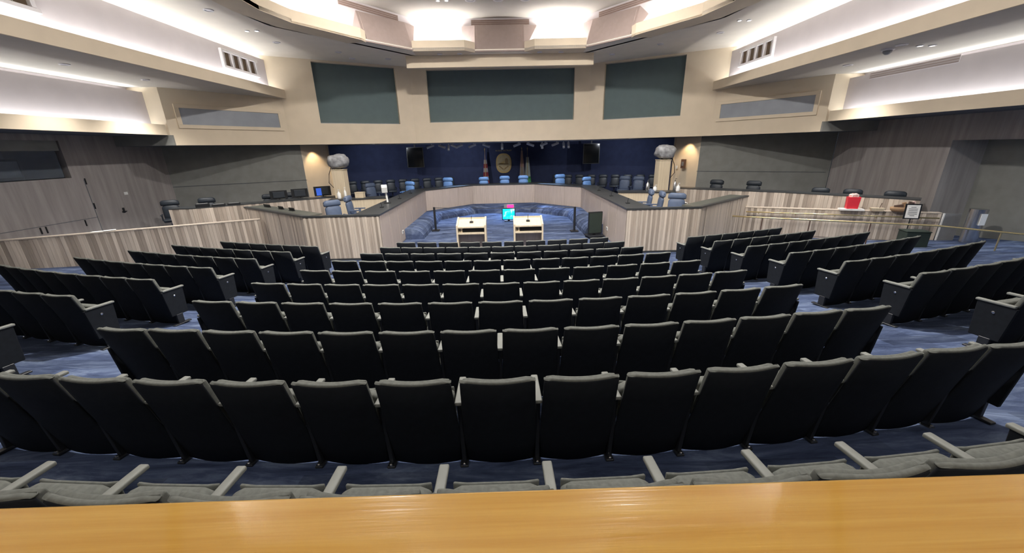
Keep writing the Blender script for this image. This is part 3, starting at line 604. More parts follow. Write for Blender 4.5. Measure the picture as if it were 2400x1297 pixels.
t = thing('countdown_timer', 'small red countdown display on top of the cyan monitor', 'timer', (0.27, 17.5, 0.60)); part('casing', MB().b2(-0.27, 0.2, 0, 0.06, 0, 0.17), 'greymetal', t, 0.006); part('display', MB().b2(-0.12, 0.17, -0.008, 0.0, 0.025, 0.15), 'redled', t, 0.01)
t = thing('cart_monitor', 'dark switched-off monitor on a cart beside the right dais panel', 'monitor', (3.34, 13.75, 0), 0.2)
part('casing', MB().b2(-0.27, 0.27, 0, 0.07, 0.14, 0.95), 'black', t, 0.01); part('display', MB().b2(-0.24, 0.24, -0.008, 0.0, 0.18, 0.91), 'darkgreen', t)
part('cart_base', MB().b2(-0.3, 0.3, -0.2, 0.3, 0.06, 0.10).b2(-0.05, 0.05, 0.07, 0.12, 0.1, 0.6), 'blackmetal', t)
for a in (-0.25, 0.25):
    for b_ in (-0.16, 0.26): part('caster', MB().tube([(a-0.015, b_, 0.03), (a+0.015, b_, 0.03)], 0.03, 10), 'rubber', t)
bar = thing('pipe_barrier', 'black pipe barrier with thin crossbar standing across the pit', 'barrier', (0, 0, 0))
for x, y in ((-2.85, 15.7), (2.78, 14.9)): part('post', MB().tube([(x, y, 0.02), (x, y, 0.98)], 0.045, 10).box((x, y, 0.02), (0.3, 0.3, 0.04)), 'blackmetal', bar)
part('crossbar', MB().tube([(-2.85, 15.7, 0.95), (-1.5, 15.6, 0.93), (0, 15.4, 0.915), (1.4, 15.15, 0.92), (2.78, 14.9, 0.95)], 0.012, 6), 'blackmetal', bar)
for nm, x, y, z, s in (('left', -3.75, 13.9, 0.30, 1), ('right', 3.75, 13.6, 0.30, -1)):
    t = thing('wall_outlet', 'small white outlet on the inner face of the %s dais panel' % nm, 'outlet', (x+s*0.012, y, z)); part('plate', MB().b2(0, s*0.012, -0.1, 0.1, 0, 0.12), 'white', t, 0.003); part('socket', MB().b2(s*0.012, s*0.016, -0.05, 0.05, 0.03, 0.09), 'greymetal', t)
# ------------------------------------------------------------------ swivel chairs
def xform_slab(w, h, t_, **k): return slab(w, h, t_, **k)
ch_cache = {}
def swivel(x, y, rz, label, mat, group, floor=0.5, scale=1.0):
    if mat not in ch_cache:
        d = {}
        d['backrest'] = xf(slab(0.52, 0.50, 0.09, sag=-0.05, nx=8, nz=4, round_=0.07, puff=0.015), (0, -0.24, 0.50), rx=0.12).mesh('backrest', mat, 0.03, True)
        d['headrest'] = xf(slab(0.56, 0.20, 0.12, sag=-0.05, nx=8, nz=3, round_=0.05, puff=0.02), (0, -0.31, 0.98), rx=0.15).mesh('headrest', mat, 0.035, True)
        d['seat'] = MB().b2(-0.26, 0.26, -0.22, 0.28, 0.42, 0.53).mesh('seat', mat, 0.04, True)
        d['armrest'] = MB().b2(-0.025, 0.025, -0.2, 0.2, 0.66, 0.70).b2(-0.02, 0.02, -0.05, 0.03, 0.46, 0.66).mesh('armrest', mat, 0.01)
        d['column'] = MB().tube([(0, 0, 0.08), (0, 0, 0.44)], 0.03, 10).mesh('column', 'blackmetal')
        bs = MB()
        for k in range(5): bs.box((0.15*math.cos(k*1.2566), 0.15*math.sin(k*1.2566), 0.07), (0.30, 0.04, 0.03), rz=k*1.2566)
        d['base'] = bs.mesh('base', 'blackmetal')
        ch_cache[mat] = d
    d = ch_cache[mat]; t = thing('swivel_chair', label, 'chair', (x, y, floor), rz, group)
    t.scale = (scale, scale, scale)
    for k in ('backrest', 'headrest', 'seat', 'column', 'base'): put(k, d[k], t)
    for s in (-0.29, 0.29): put('armrest', d['armrest'], t, (s, 0, 0))
# center chairs face the hall (rz = pi)
cc = [(972, 430, 'leftmost bright blue chair behind the dais counter'), (1044, 419, 'bright blue chair second from left behind the dais counter'), (1132, 419, 'bright blue chair before the striped flag'), (1183, 416, 'bright blue chair directly below the gold seal'),
      (1228, 416, 'bright blue chair before the two pale flags'), (1319, 413, 'tallest bright blue chair right of the flags'), (1381, 418, 'rightmost bright blue chair behind the dais counter')]
for (x, y, r, sc_), (_, _, lb) in zip(((-4.95, 20.0, 2.75, 1.0), (-3.15, 21.45, 2.9, 1.04), (-1.12, 22.0, PI, 1.0), (0.07, 22.0, PI, 1.03), (1.13, 22.0, PI, 1.03), (3.22, 21.4, -2.9, 1.08), (4.55, 20.4, -2.7, 1.0)), cc): swivel(x, y, r, lb, 'bluechair', 'bright blue council chairs', 0.5, sc_)
for x, y, r, lb in ((-5.5, 12.75, -2.3, 'slate blue swivel chair nearest the left end panel'), (-5.38, 14.2, -1.5, 'slate blue swivel chair turned sideways by the left dais counter'), (-6.5, 19.6, -2.3, 'slate blue chair far behind the left dais counter'),
                    (5.12, 14.1, 1.3, 'slate blue swivel chair leaning by the right dais counter'), (5.25, 13.42, 1.35, 'slate blue swivel chair second by the right dais counter'), (5.62, 12.45, 2.6, 'slate blue swivel chair beside the brown box'),
                    (6.3, 20.4, 2.6, 'slate blue chair far behind the right dais counter, inner one'), (6.9, 20.0, 2.6, 'slate blue chair far behind the right dais counter, outer one')): swivel(x, y, r, lb, 'slatechair', 'slate blue swivel chairs', 0.5)
# dark chairs along the navy wall
dk = MB()
for s, nm in ((-1, 'left'), (1, 'right')):
    for k in range(9):
        u = k/8; x = s*(8.6-5.4*u); y = 22.4 + 1.7*u
        swivel(x, y, PI - s*0.4, 'black chair along the navy wall, %s from the %s end' % (ordinal(k+1), nm), 'darkchair', 'black chairs along the navy wall', 0.5, 0.92)
# staff chairs behind the side desks
for i, (x, y) in enumerate(((9.3, 17.0), (10.4, 16.1), (12.1, 14.6), (12.75, 13.9), (13.3, 12.85))):
    swivel(x, y, PI-0.8, 'navy office chair behind the right staff desk, %s from the pillar' % ordinal(i+1), 'darkchair', 'staff chairs at the right desk', 0.32 if i > 1 else 0.5, 1.0 if i != 4 else 1.02)
for i, (x, y) in enumerate(((-12.5, 14.6), (-11.55, 15.2), (-9.6, 16.1), (-8.95, 16.6))):
    swivel(x, y, PI+0.6, 'black office chair behind the left staff desk, %s from the side wall' % ordinal(i+1), 'darkchair', 'staff chairs at the left desk', 0.42)
# monitors on the left staff desk
for i, (x, y, w, h) in enumerate(((-9.15, 15.95, 0.62, 0.34), (-8.5, 16.35, 0.62, 0.36), (-7.75, 16.8, 0.66, 0.40))):
    t = thing('desk_monitor', 'dark desk monitor on the left staff desk, %s from the beige corner' % ordinal(3-i), 'monitor', (x, y, 1.395), 0.55); part('casing', MB().b2(-w/2, w/2, 0, 0.04, 0.03, 0.03+h), 'black', t, 0.006); part('back_cover', MB().b2(-w/3, w/3, -0.03, 0, 0.08, h-0.02), 'darkchair', t, 0.01)
    part('stand', MB().b2(-0.1, 0.1, -0.06, 0.08, 0, 0.015).b2(-0.03, 0.03, 0.0, 0.02, 0, 0.2), 'black', t)
    if i == 2: part('lit_label', MB().b2(-0.25, -0.05, -0.035, -0.03, 0.06, 0.36), 'bluescreen', t)
for i, (x, y) in enumerate(((-11.0, 14.25), (-10.6, 14.5), (-10.2, 14.75))):
    t = thing('desk_console', 'low dark console on the left staff desk, %s from the side wall' % ordinal(i+1), 'console', (x, y, 1.395), 0.55); part('body', MB().b2(-0.2, 0.2, -0.1, 0.14, 0, 0.06 if i else 0.12), 'black', t, 0.01); part('keys', MB().b2(-0.16, 0.16, -0.06, 0.06, 0.06 if i else 0.12, 0.07 if i else 0.13), 'greymetal', t)
for i, u in enumerate((0.25, 0.50, 0.68)):
    x = -9.3+3.3*u-0.12+0.2; y = 13.95-2.45*u+0.45
    t = thing('counter_device', 'small dark device on the left wing counter, %s from its tip' % ordinal(i+1), 'device', (x, y, DZ+0.035), -0.64); part('plate', MB().box((0, 0, 0.05), (0.34 if i else 0.5, 0.02, 0.10), rx=0.25), 'black', t); part('foot', MB().b2(-0.15, 0.15, -0.04, 0.04, 0, 0.012), 'black', t)
# ------------------------------------------------------------------ camera pillars with bagged cameras
def blob(rx, ry, rz_, seed, amp=0.12, nu=22, nv=14):
    rnd = random.Random(seed); ph = [rnd.uniform(0, 6.28) for _ in range(8)]; m = MB(); vs = []; fs = []
    for j in range(nv+1):
        v = PI*j/nv
        for i in range(nu):
            u = 2*PI*i/nu
            r = 1 + amp*(math.sin(3*u+ph[0]+2*v)+0.7*math.sin(5*u+ph[1]-3*v)+0.6*math.sin(7*v+ph[2]+2*u)+0.5*math.sin(9*u+4*v+ph[3]))/2
            c = lambda q: math.copysign(abs(q)**0.7, q)
            vs.append((rx*r*c(math.sin(v))*c(math.cos(u)), ry*r*c(math.sin(v))*c(math.sin(u)), rz_*r*c(math.cos(v))))
    for j in range(nv):
        for i in range(nu): fs.append((j*nu+i, j*nu+(i+1) % nu, (j+1)*nu+(i+1) % nu, (j+1)*nu+i))
    m.add(vs, fs); return m
for s, nm, x, y, zt in ((-1, 'left', -6.72, 16.35, 2.53), (1, 'right', 6.72, 16.5, 2.62)):
    t = thing('camera_pillar', 'square maple camera pillar behind the %s dais seats' % nm, 'pillar', (x, y, 0.5)); part('shaft', MB().b2(-0.235, 0.235, -0.235, 0.235, 0, zt-0.53), 'lightwood', t, 0.01); part('top_plate', MB().b2(-0.25, 0.25, -0.25, 0.25, zt-0.53, zt-0.5), 'lightwood', t, 0.005)
    t = thing('bagged_camera', 'video camera wrapped in a grey plastic bag on the %s pillar' % nm, 'camera', (x+0.02, y, zt))
    part('plastic_bag', xf(blob(0.40, 0.30, 0.27, 3 if s < 0 else 8, 0.10), (0.0 if s < 0 else 0.03, 0, 0.30), ry=0.15*s), 'bag', t, 0, True)
    part('mount', MB().b2(-0.1, 0.1, -0.1, 0.1, 0, 0.12), 'black', t)
    part('cable', MB().tube([(-s*0.0+s*0.3, 0, 0.15), (s*0.5, 0.1, -0.2), (s*0.58, 0.15, -0.55), (s*0.42, 0.2, -0.78), (s*0.2, 0.24, -0.8)], 0.014, 6), 'rubber', t, 0, True)
def bottle(x, y, h, r, mat, label, z=1.40):
    t = thing('pump_bottle', label, 'bottle', (x, y, z), 0, 'bottles on the rear counters'); part('body', MB().lathe([(r*0.9, 0), (r, h*0.1), (r, h*0.62), (r*0.35, h*0.75), (r*0.3, h*0.8)], n=14), mat, t, 0, True)
    part('pump', MB().lathe([(r*0.36, h*0.8), (r*0.36, h*0.86), (r*0.12, h*0.87), (r*0.12, h)], n=10).box((0.02, -0.02, h), (0.06, 0.03, 0.02)), mat, t)
bottle(-6.62, 15.72, 0.36, 0.07, 'white', 'tall white pump bottle beside the left pillar'); bottle(-6.48, 16.0, 0.42, 0.05, 'white', 'slim white pump bottle close to the left pillar')
bottle(5.95, 15.95, 0.46, 0.075, 'steel', 'grey spray bottle on the inner side of the right pillar'); bottle(6.25, 15.9, 0.24, 0.08, 'white', 'short white bottle on the inner side of the right pillar')
bottle(6.97, 15.7, 0.50, 0.06, 'steel', 'grey pump bottle on the outer side of the right pillar'); bottle(7.05, 15.55, 0.32, 0.075, 'white', 'round white bottle on the outer side of the right pillar')
t = thing('document_camera', 'white document camera with upright arm on the left dais counter', 'camera', (-4.22, 14.1, DZ+0.035), 0.3); part('base', MB().b2(-0.12, 0.12, -0.1, 0.1, 0, 0.04), 'black', t, 0.01); part('arm', MB().tube([(0, 0, 0.04), (-0.03, 0, 0.42)], 0.035, 10), 'white', t); part('camera_head', MB().box((-0.06, -0.06, 0.52), (0.20, 0.26, 0.22), rx=0.3), 'white', t, 0.02)
t = thing('storage_box', 'brown leather box with white papers beside a slate chair', 'box', (6.05, 12.95, 1.02), -0.1); part('body', MB().b2(-0.2, 0.2, -0.14, 0.14, 0.0, 0.26), 'brownbox', t, 0.01); part('papers', MB().b2(-0.18, 0.17, -0.12, 0.12, 0.26, 0.31), 'paper', t)
t = thing('side_shelf', 'low maple shelf inside the right dais corner', 'shelf', (6.1, 12.95, 0.5), 0); part('top', MB().b2(-0.35, 0.35, -0.25, 0.25, 0.48, 0.52), 'lightwood', t); part('leg', MB().b2(-0.33, -0.28, -0.22, 0.22, 0, 0.48), 'lightwood', t); part('leg', MB().b2(0.28, 0.33, -0.22, 0.22, 0, 0.48), 'lightwood', t)
t = thing('wooden_box', 'pale wooden box on the rear counter right of the left pillar', 'box', (-5.9, 16.05, 1.40)); part('body', MB().b2(-0.17, 0.17, -0.12, 0.12, 0, 0.2), 'lightwood', t, 0.005); part('lid', MB().b2(-0.18, 0.18, -0.13, 0.13, 0.2, 0.22), 'lightwood', t)
# small microphones along the dais counter
for i, (x, y) in enumerate(((-4.1, 13.0), (-4.1, 15.3), (-4.1, 17.2), (4.1, 12.6), (4.1, 14.6), (4.1, 16.6))):
    t = thing('desk_microphone', 'black gooseneck microphone on the %s dais counter, %s from the hall' % ('left' if x < 0 else 'right', ordinal(i % 3+1)), 'microphone', (x, y, DZ+0.035)); part('base', MB().b2(-0.06, 0.06, -0.06, 0.06, 0, 0.025), 'black', t, 0.005); part('gooseneck', MB().tube([(0, 0, 0.02), (0, 0, 0.1), (-0.03*(1 if x < 0 else -1), 0, 0.17)], 0.009, 6), 'black', t)
# ------------------------------------------------------------------ navy wall : seal, lettering, flags, monitors, track lights
def ell(rx, rz_, y0, y1, cx=0, cz=0, n=40, p=2.5):
    f = lambda q: math.copysign(abs(q)**(2/p), q)
    a = [(cx+rx*f(math.cos(2*PI*k/n)), y0, cz+rz_*f(math.sin(2*PI*k/n))) for k in range(n)]
    return MB().hull(a, [(x, y1, z) for x, _, z in a])
t = thing('wall_seal', 'gold oval seal on the navy wall', 'seal', (0.04, 25.3, 2.30))
part('disc', ell(0.49, 0.60, -0.06, 0.0), 'gold', t); part('field', ell(0.40, 0.50, -0.075, -0.06), 'goldpale', t)
part('banner', MB().prism([(-0.30, -0.09), (0.30, -0.09), (0.30, -0.07), (-0.30, -0.07)], -0.07, 0.0), 'golddark', t)
part('tree_relief', MB().add(*[ell(0.10, 0.17, -0.10, -0.07, 0.18, 0.14, 16).v, ell(0.10, 0.17, -0.10, -0.07, 0.18, 0.14, 16).f]), 'golddark', t)
part('hill_relief', MB().hull([(-0.33, -0.09, -0.04), (0.02, -0.09, -0.04), (0.06, -0.09, 0.16), (-0.1, -0.09, 0.08)], [(-0.33, -0.07, -0.04), (0.02, -0.07, -0.04), (0.06, -0.07, 0.16), (-0.1, -0.07, 0.08)]), 'gold', t)
rb = MB()
for q in (-1, 1):
    P = [(q*0.31, -0.20), (q*0.02, -0.42), (q*0.02, -0.33), (q*0.27, -0.13)]
    rb.hull([(x_, -0.09, z_) for x_, z_ in P], [(x_, -0.07, z_) for x_, z_ in P])
part('ribbon', rb, 'golddark', t)
cu = bpy.data.curves.new('wall_lettering', 'FONT'); cu.body = 'IN GOD WE TRUST'; cu.size = 0.118; cu.extrude = 0.012; cu.align_x = 'CENTER'
tmp = bpy.data.objects.new('tmp_text', cu); COL.objects.link(tmp); bpy.context.view_layer.update()
me = bpy.data.meshes.new_from_object(tmp.evaluated_get(bpy.context.evaluated_depsgraph_get())); bpy.data.objects.remove(tmp)
me.materials.clear(); me.materials.append(M['goldpale'])
o = put('wall_lettering', me, None, (0.05, 25.28, 3.03), 0, 'small gold lettering above the seal', 'lettering'); o.rotation_euler = (PI/2, 0, 0)
def flag(x, y, label, cols, h=1.95, lean=0.0):
    t = thing('flag', label, 'flag', (x, y, 0.5)); part('base', MB().lathe([(0.16, 0), (0.16, 0.03), (0.05, 0.08), (0.03, 0.12)], n=16), 'gold', t); part('pole', MB().tube([(0, 0, 0.1), (lean, 0, 2.62)], 0.016, 8), 'gold', t); part('finial', MB().lathe([(0.01, 0), (0.035, 0.03), (0.02, 0.07), (0.002, 0.14)], (lean, 0, 2.62), 10), 'gold', t)
    n = 9
    for k, cm in enumerate(cols):   # hanging folds, one mesh for each coloured part of the cloth
        f0, f1 = k/len(cols), (k+1)/len(cols); m = MB(); vs = []; fs = []; nz = 6
        for j in range(nz+1):
            q = f0+(f1-f0)*j/nz; z = 2.55-h*q; wd_ = 0.05+0.16*q
            for i in range(n):
                u = i/(n-1); xx = lean*(z/2.62)+(u-0.45)*wd_*2; yy = 0.05*math.sin(u*15+q*2.2)
                vs.append((xx, yy, z))
        for j in range(nz):
            for i in range(n-1): fs.append((j*n+i, j*n+i+1, (j+1)*n+i+1, (j+1)*n+i))
        a = len(vs); vs2 = [(x_, y_+0.012, z_) for x_, y_, z_ in vs]; m.add(vs+vs2, fs+[tuple(a+i for i in f[::-1]) for f in fs]); part('cloth', m, cm, t, 0, True)
flag(-1.12, 24.9, 'striped flag with blue canton hanging left of the seal', ['flagblue', 'flagblue', 'flagwhite', 'flagred', 'flagwhite', 'flagred', 'flagwhite', 'flagred'], 2.0)
flag(1.18, 24.9, 'pale red and white flag right of the seal', ['flagpink', 'flagpink', 'flagwhite', 'flagpink']); flag(1.52, 24.75, 'pale green and white flag furthest right of the seal', ['flagblue', 'flagpale', 'flagpale', 'flagpale', 'flaggreen'])
for s, nm in ((-1, 'left'), (1, 'right')):
    t = thing('hanging_monitor', 'black monitor hanging from the soffit %s of the seal' % nm, 'monitor', (s*5.25 if s < 0 else 5.34, 24.0, 2.2), -s*0.0); part('casing', MB().b2(-0.5, 0.5, 0, 0.08, 0, 1.18), 'black', t, 0.01); part('display', MB().b2(-0.46, 0.46, -0.01, 0, 0.04, 1.14), 'gloss', t); part('bracket', MB().b2(-0.04, 0.04, 0.08, 0.14, 0.4, 1.35), 'blackmetal', t)
t = thing('light_track', 'pale lighting track under the edge of the soffit', 'track'); part('rail', MB().b2(-3.6, 3.6, 22.2, 22.26, SOFF-0.05, SOFF), 'lampcan', t)
part('rail', MB().prism([(-3.6, 22.2), (-6.6, 20.95), (-6.58, 20.9), (-3.6, 22.14)], SOFF-0.05, SOFF), 'lampcan', t); part('rail', MB().prism([(3.6, 22.2), (6.6, 20.95), (6.58, 20.9), (3.6, 22.14)], SOFF-0.05, SOFF), 'lampcan', t)
TL = [(1020, -1), (1040, 1), (1058, 0), (1068, 1), (1085, -1), (1115, -1), (1140, 1), (1179, 0), (1216, -1), (1240, 1), (1270, 0), (1277, -1), (1303, -1), (1319, 0), (1330, 0)]
for i, (px, k) in enumerate(TL):
    x = (px-1180)/892*21.7; t = thing('track_spotlight', 'grey track spotlight under the soffit, %s from the left' % ordinal(i+1), 'spotlight', (x, 22.23, SOFF-0.05), 0, 'track spotlights above the dais')
    part('stem', MB().b2(-0.02, 0.02, -0.02, 0.02, -0.08, 0), 'lampcan', t)
    d = Vector((0.26*k, -0.12, -0.10 if k else -0.24)); part('can', MB().tube([(-d.x*0.4, 0.05, -0.07-d.z*-0.0), (d.x, d.y, -0.10+d.z)], 0.065, 12), 'lampcan', t)
for i, (x, tx) in enumerate(((-4.3, -4.9), (-2.6, -3.2), (-1.0, -1.1), (0.1, 0.07), (1.2, 1.13), (2.8, 3.2), (4.1, 4.5))):
    ty = [20.0, 21.45, 22, 22, 22, 21.4, 20.4][i]
    spot('track_beam', (x, ty-0.55, 3.38), (tx, ty+0.25, 1.5), 60, 36, (0.62, 0.80, 1.0), 0.5)
for x in (-6.5, -2.4, 2.4, 6.5): spot('wall_wash', (x, 22.3 if abs(x) < 5 else 21.2, 3.40), (x*1.12, 25.2 if abs(x) < 5 else 24.3, 1.9), 50, 130, (0.85, 0.9, 1.0), 1.0)
for x in (-2.2, -0.7, 0.7, 2.2): spot('pit_beam', (x*0.8, 21.6, 3.36), (x*1.15, 18.7, 0.1), 480, 38, (0.38, 0.60, 1.0), 0.7)
# ------------------------------------------------------------------ fittings on the beige return wall
t = thing('wall_speaker', 'dark wall speaker box on the right beige return wall', 'speaker', (9.22, 20.0, 2.05), -1.24); part('box', MB().b2(-0.13, 0.13, -0.1, 0, 0, 0.44), 'brownbox', t, 0.01); part('grille', MB().b2(-0.07, 0.07, -0.105, -0.1, 0.12, 0.32), 'greymetal', t)
t = thing('light_switch', 'small white switch between the right pillar and the wall speaker', 'switch', (9.08, 20.5, 2.0), -1.24); part('plate', MB().b2(-0.06, 0.06, -0.02, 0, 0, 0.16), 'white', t, 0.003); part('rocker', MB().b2(-0.02, 0.02, -0.03, -0.02, 0.04, 0.12), 'white', t)
# ------------------------------------------------------------------ right side : handrails, sign, bin, things on the low wall
t = thing('wall_handrail', 'brass handrail fixed along the right low wall', 'handrail'); A, B = Vector((8.75, 13.62)), Vector((13.55, 11.57)); dn = (B-A).normalized(); nv = Vector((dn.y, -dn.x))
a, b_ = A+nv*0.09, B+nv*0.09; part('rail', MB().tube([(a.x, a.y, 0.86), (b_.x, b_.y, 0.86)], 0.024, 10), 'brass', t, 0, True)
for k in range(5):
    p = A+dn*(0.4+k*1.1); q = p+nv*0.09; part('bracket', MB().tube([(p.x, p.y, 0.80), (q.x, q.y, 0.80), (q.x, q.y, 0.85)], 0.01, 6), 'brass', t)
t = thing('ramp_handrail', 'free-standing brass handrail on posts before the right low wall', 'handrail'); pts = [(7.85, 13.13, 0.80), (9.6, 12.2, 0.80), (11.5, 11.12, 0.82), (12.3, 10.45, 0.86), (13.15, 9.25, 0.86), (13.9, 8.3, 0.86)]
part('rail', MB().tube(pts, 0.026, 10), 'brass', t, 0, True)
for x, y, z in ((8.75, 12.65, 0.8), (9.9, 12.03, 0.8), (11.2, 11.29, 0.82), (12.98, 9.5, 0.86)): part('post', MB().tube([(x, y, gz(x, y)), (x, y, z)], 0.018, 8), 'brass' if x > 12 else 'choc', t)
low = lambda u: A+dn*u
t = thing('notice_stand', 'black framed white notice on a thin stand by the right low wall', 'sign', (12.5, 11.4, gz(12.5, 11.4)), -0.35); zz = 1.15-gz(12.5, 11.4)
part('foot', MB().lathe([(0.15, 0), (0.15, 0.02), (0.02, 0.03)], n=16), 'black', t); part('pole', MB().tube([(0, 0, 0.02), (0, 0, zz-0.25)], 0.014, 8), 'black', t)
fr = part('frame', MB().box((0, 0, zz-0.04), (0.40, 0.02, 0.46), rx=-0.1), 'black', t, 0.004); part('notice_sheet', MB().box((0, -0.013, zz-0.04), (0.32, 0.004, 0.39), rx=-0.1), 'paper', t)
for k in range(6): part('text_line', MB().box((0.0, -0.018+0.1*(0.13-k*0.05), zz+0.09-k*0.05), (0.22 if k not in (0, 5) else 0.12, 0.002, 0.018), rx=-0.1), 'greymetal', t)
t = thing('floor_box', 'dark green box standing at the foot of the notice stand', 'box', (12.05, 10.75, gz(12.05, 10.75)), -0.3); part('body', MB().b2(-0.28, 0.28, -0.2, 0.2, 0.0, 0.46), 'darkgreen', t, 0.02); part('lid', MB().b2(-0.29, 0.29, -0.21, 0.21, 0.46, 0.49), 'darkgreen', t, 0.008)
t = thing('steel_bin', 'polished steel cylinder bin by the corridor opening', 'bin', (14.0, 10.95, gz(14.0, 10.95))); zb = 1.22-gz(14.0, 10.95)
part('body', MB().lathe([(0.19, 0), (0.19, zb-0.1)], n=28), 'steel', t, 0, False); part('rim', MB().lathe([(0.20, zb-0.1), (0.20, zb), (0.12, zb)], n=28), 'steel', t); part('label_plate', MB().b2(-0.12, 0.06, -0.21, -0.195, zb-0.45, zb-0.12), 'white', t)
t = thing('wall_end_post', 'grey metal end panel closing the right low wall', 'panel', (13.72, 11.55, 0), -0.4); part('panel', MB().b2(0.0, 0.38, -0.02, 0.02, 0.1, 1.0), 'greymetal', t); part('edge_strip', MB().b2(-0.03, 0.0, -0.025, 0.025, 0.1, 1.0), 'white', t)
p = low(3.05); t = thing('paper_stack', 'white papers on the right low wall under the red bag', 'papers', (p.x, p.y+0.05, 1.01), -0.4); part('sheets', MB().b2(-0.32, 0.32, -0.12, 0.14, 0, 0.05), 'paper', t); part('top_sheet', MB().box((0.1, 0.02, 0.055), (0.4, 0.24, 0.006), rz=0.2), 'paper', t)
t = thing('gift_bag', 'red paper gift bag with pink tissue on the right low wall', 'bag', (p.x, p.y+0.06, 1.065), -0.4)
part('bag_body', MB().hull([(-0.15, -0.08, 0), (0.15, -0.08, 0), (0.15, 0.08, 0), (-0.15, 0.08, 0)], [(-0.17, -0.09, 0.38), (0.17, -0.09, 0.38), (0.17, 0.09, 0.38), (-0.17, 0.09, 0.38)]), 'red', t); part('tissue', xf(blob(0.13, 0.07, 0.09, 5, 0.2, 14, 8), (0, 0, 0.40)), 'tissue', t); part('handle', MB().tube([(-0.08, -0.09, 0.38), (-0.06, -0.09, 0.47), (0.06, -0.09, 0.47), (0.08, -0.09, 0.38)], 0.008, 6), 'paper', t)
p = low(3.72); t = thing('card_holder', 'small tan card holder on the right low wall', 'holder', (p.x, p.y+0.05, 1.01), -0.4); part('tray', MB().hull([(-0.14, -0.07, 0), (0.14, -0.07, 0), (0.14, 0.07, 0), (-0.14, 0.07, 0)], [(-0.18, -0.09, 0.10), (0.18, -0.09, 0.10), (0.18, 0.09, 0.10), (-0.18, 0.09, 0.10)]), 'lightwood', t); part('pen', MB().tube([(0.06, 0, 0.08), (0.09, 0, 0.26)], 0.01, 6), 'choc', t)
p = low(4.35); t = thing('wicker_basket', 'brown wicker basket of packets on the right low wall', 'basket', (p.x, p.y+0.05, 1.01), -0.4); part('basket_body', MB().lathe([(0.24, 0), (0.30, 0.06), (0.32, 0.14), (0.29, 0.15), (0.25, 0.04)], n=20, sy=0.42), 'wicker', t, 0, True)
part('packet', MB().box((0.16, 0.0, 0.20), (0.14, 0.06, 0.24), ry=0.25), 'choc', t, 0.01); part('packet', MB().box((-0.1, 0.0, 0.15), (0.22, 0.06, 0.14), ry=-0.2), 'choc', t, 0.01); part('packet', MB().box((0.05, 0.03, 0.19), (0.10, 0.05, 0.22), ry=-0.3), 'wicker', t, 0.01); part('packet', MB().box((0.24, 0.02, 0.22), (0.07, 0.05, 0.22), ry=0.1), 'tissue', t, 0.01)
Al = Vector((-13.98, 10.3)); Bl = Vector((-8.25, 13.0)); dl_ = (Bl-Al).normalized(); p = Al+dl_*2.35+Vector((-dl_.y, dl_.x))*0.07
t = thing('loose_papers', 'white papers lying on the left low wall', 'papers', (p.x, p.y, 1.112), 0.44); part('sheet', MB().b2(-0.24, 0.1, -0.08, 0.09, 0, 0.012), 'paper', t); part('sheet', MB().box((0.16, 0.01, 0.018), (0.26, 0.17, 0.01), rz=0.3), 'paper', t)
# corridor lamp
t = thing('corridor_lamp', 'flat lamp on the corridor ceiling', 'lamp', (14.7, 8.6, 3.24)); part('housing', MB().b2(-0.2, 0.2, -0.6, 0.6, 0.02, 0.06), 'white', t); part('diffuser', MB().b2(-0.17, 0.17, -0.56, 0.56, 0, 0.02), 'lens', t)
strip('corridor_light', (14.7, 8.0, 3.22), (14.7, 9.2, 3.22), (-0.25, 0, -1), 18, 0.3, (0.75, 0.87, 1.0))
# ------------------------------------------------------------------ ceiling lights
dl_me = {}
def downlight(x, y, z, label, r=0.13, twin=False, watt=0, aim=None, cone=158):
    t = thing('downlight', label, 'downlight', (x, y, z), 0, 'recessed ceiling downlights')
    key = (r, twin)
    if key not in dl_me:
        tr = MB(); le = MB()
        for dx in ((-0.16, 0.16) if twin else (0,)):
            tr.lathe([(r, 0), (r, -0.02), (r*0.72, -0.025), (r*0.68, 0)], (dx, 0, 0), 18); le.lathe([(r*0.6, -0.012), (r*0.6, -0.006)], (dx, 0, 0), 14)
        dl_me[key] = (tr.mesh('trim_ring', 'whitepaint'), le.mesh('lamp_face', 'lens' if twin else 'whitepaint'))
    put('trim_ring', dl_me[key][0], t); put('lamp_face', dl_me[key][1], t)
    if watt: spot('downlight_beam', (x, y, z-0.06), aim or (x, y, 0), watt, cone, (1.0, 0.965, 0.92), 1.0, 0.16)
for i, (x, y, tw) in enumerate(((-8.22, 12.83, 0), (-8.25, 14.85, 1), (-8.25, 16.31, 0), (-6.64, 17.94, 0), (-6.52, 19.13, 0), (-4.99, 19.34, 0))): downlight(x, y, CEIL, 'downlight of the main ceiling, left side, %s from the rear' % ordinal(i+1), 0.08 if tw else 0.13, bool(tw))
for i, (x, y, tw) in enumerate(((8.22, 14.63, 1), (8.18, 16.05, 0), (6.55, 17.58, 0), (5.03, 19.24, 0))): downlight(x, y, CEIL, 'downlight of the main ceiling, right side, %s from the rear' % ordinal(i+1), 0.08 if tw else 0.13, bool(tw))
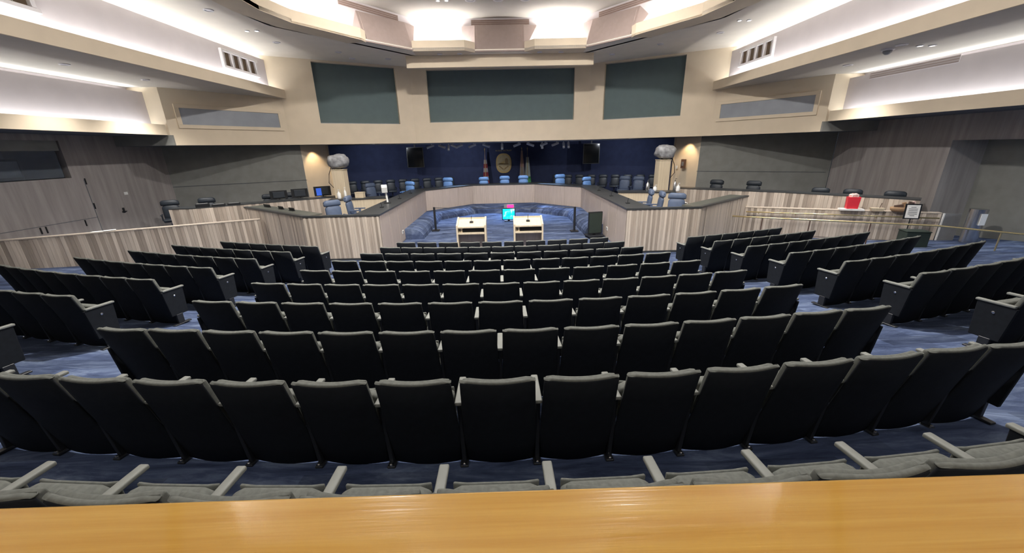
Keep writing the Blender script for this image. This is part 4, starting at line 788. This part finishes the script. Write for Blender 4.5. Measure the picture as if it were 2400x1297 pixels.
for i, (x, y) in enumerate(((-2.58, 18.56), (-1.72, 18.55), (1.71, 18.51), (2.64, 18.58))): downlight(x, y, CEIL-0.012, 'downlight under the ring lip above the center screen, %s from the left' % ordinal(i+1), 0.11)
for i, (x, tw) in enumerate(((-2.1, 1), (-1.05, 0), (0.0, 0), (1.02, 0), (2.15, 1))): downlight(x, 16.85, RZ, 'downlight in the raised ring ceiling, %s from the left' % ordinal(i+1), 0.09 if tw else 0.20, bool(tw))
for i, x in enumerate((-2.6, 0.0, 2.6)):  # out-of-view downlights added as fill for the hall and front wall
    downlight(x, 13.4, RZ, 'added fill downlight in the middle of the raised ring ceiling, %s from the left' % ordinal(i+1), 0.20, False, 170 if i == 1 else 430, (x*2.4, 18.3, 0.5), 150)
    downlight(x, 7.3, RZ, 'added unseen downlight at the rear of the raised ring ceiling, %s from the left' % ordinal(i+1), 0.20, False, 0 if i == 1 else 1350, (x*1.4, 8.8, 0), 158)
for i, x in enumerate((-2.8, 2.8)): downlight(x, -1.6, CEIL, 'added unseen downlight of the main ceiling behind the ledge, %s side' % ('left', 'right')[i], 0.13, False, 120)  # unseen pair added to brighten the ledge and nearest seats
for i, (x, y, tw) in enumerate(((10.13, 10.72, 0), (10.99, 13.29, 0), (10.9, 10.85, 1))): downlight(x, y, OUTC, 'downlight of the right side ceiling, %s' % ('nearer the rear', 'nearer the front', 'twin lamp')[i], 0.08 if tw else 0.13, bool(tw), (160, 260, 0)[i], None, 112)
for i, (x, y) in enumerate(((-11.08, 11.16), (-11.07, 13.47))): downlight(x, y, OUTC, 'downlight of the left side ceiling, %s' % ('nearer the rear', 'nearer the front')[i], 0.11, False, (170, 290)[i], None, 112)
t = thing('dome_camera', 'small dome camera on the right side ceiling', 'camera', (10.2, 11.15, OUTC)); part('mount', MB().lathe([(0.14, 0), (0.14, -0.04), (0.12, -0.05)], n=18), 'whitepaint', t); part('dome', MB().lathe([(0.10, -0.05), (0.09, -0.10), (0.05, -0.14), (0.01, -0.15)], n=18), 'greymetal', t, 0, True)
print('seats', n_seat)
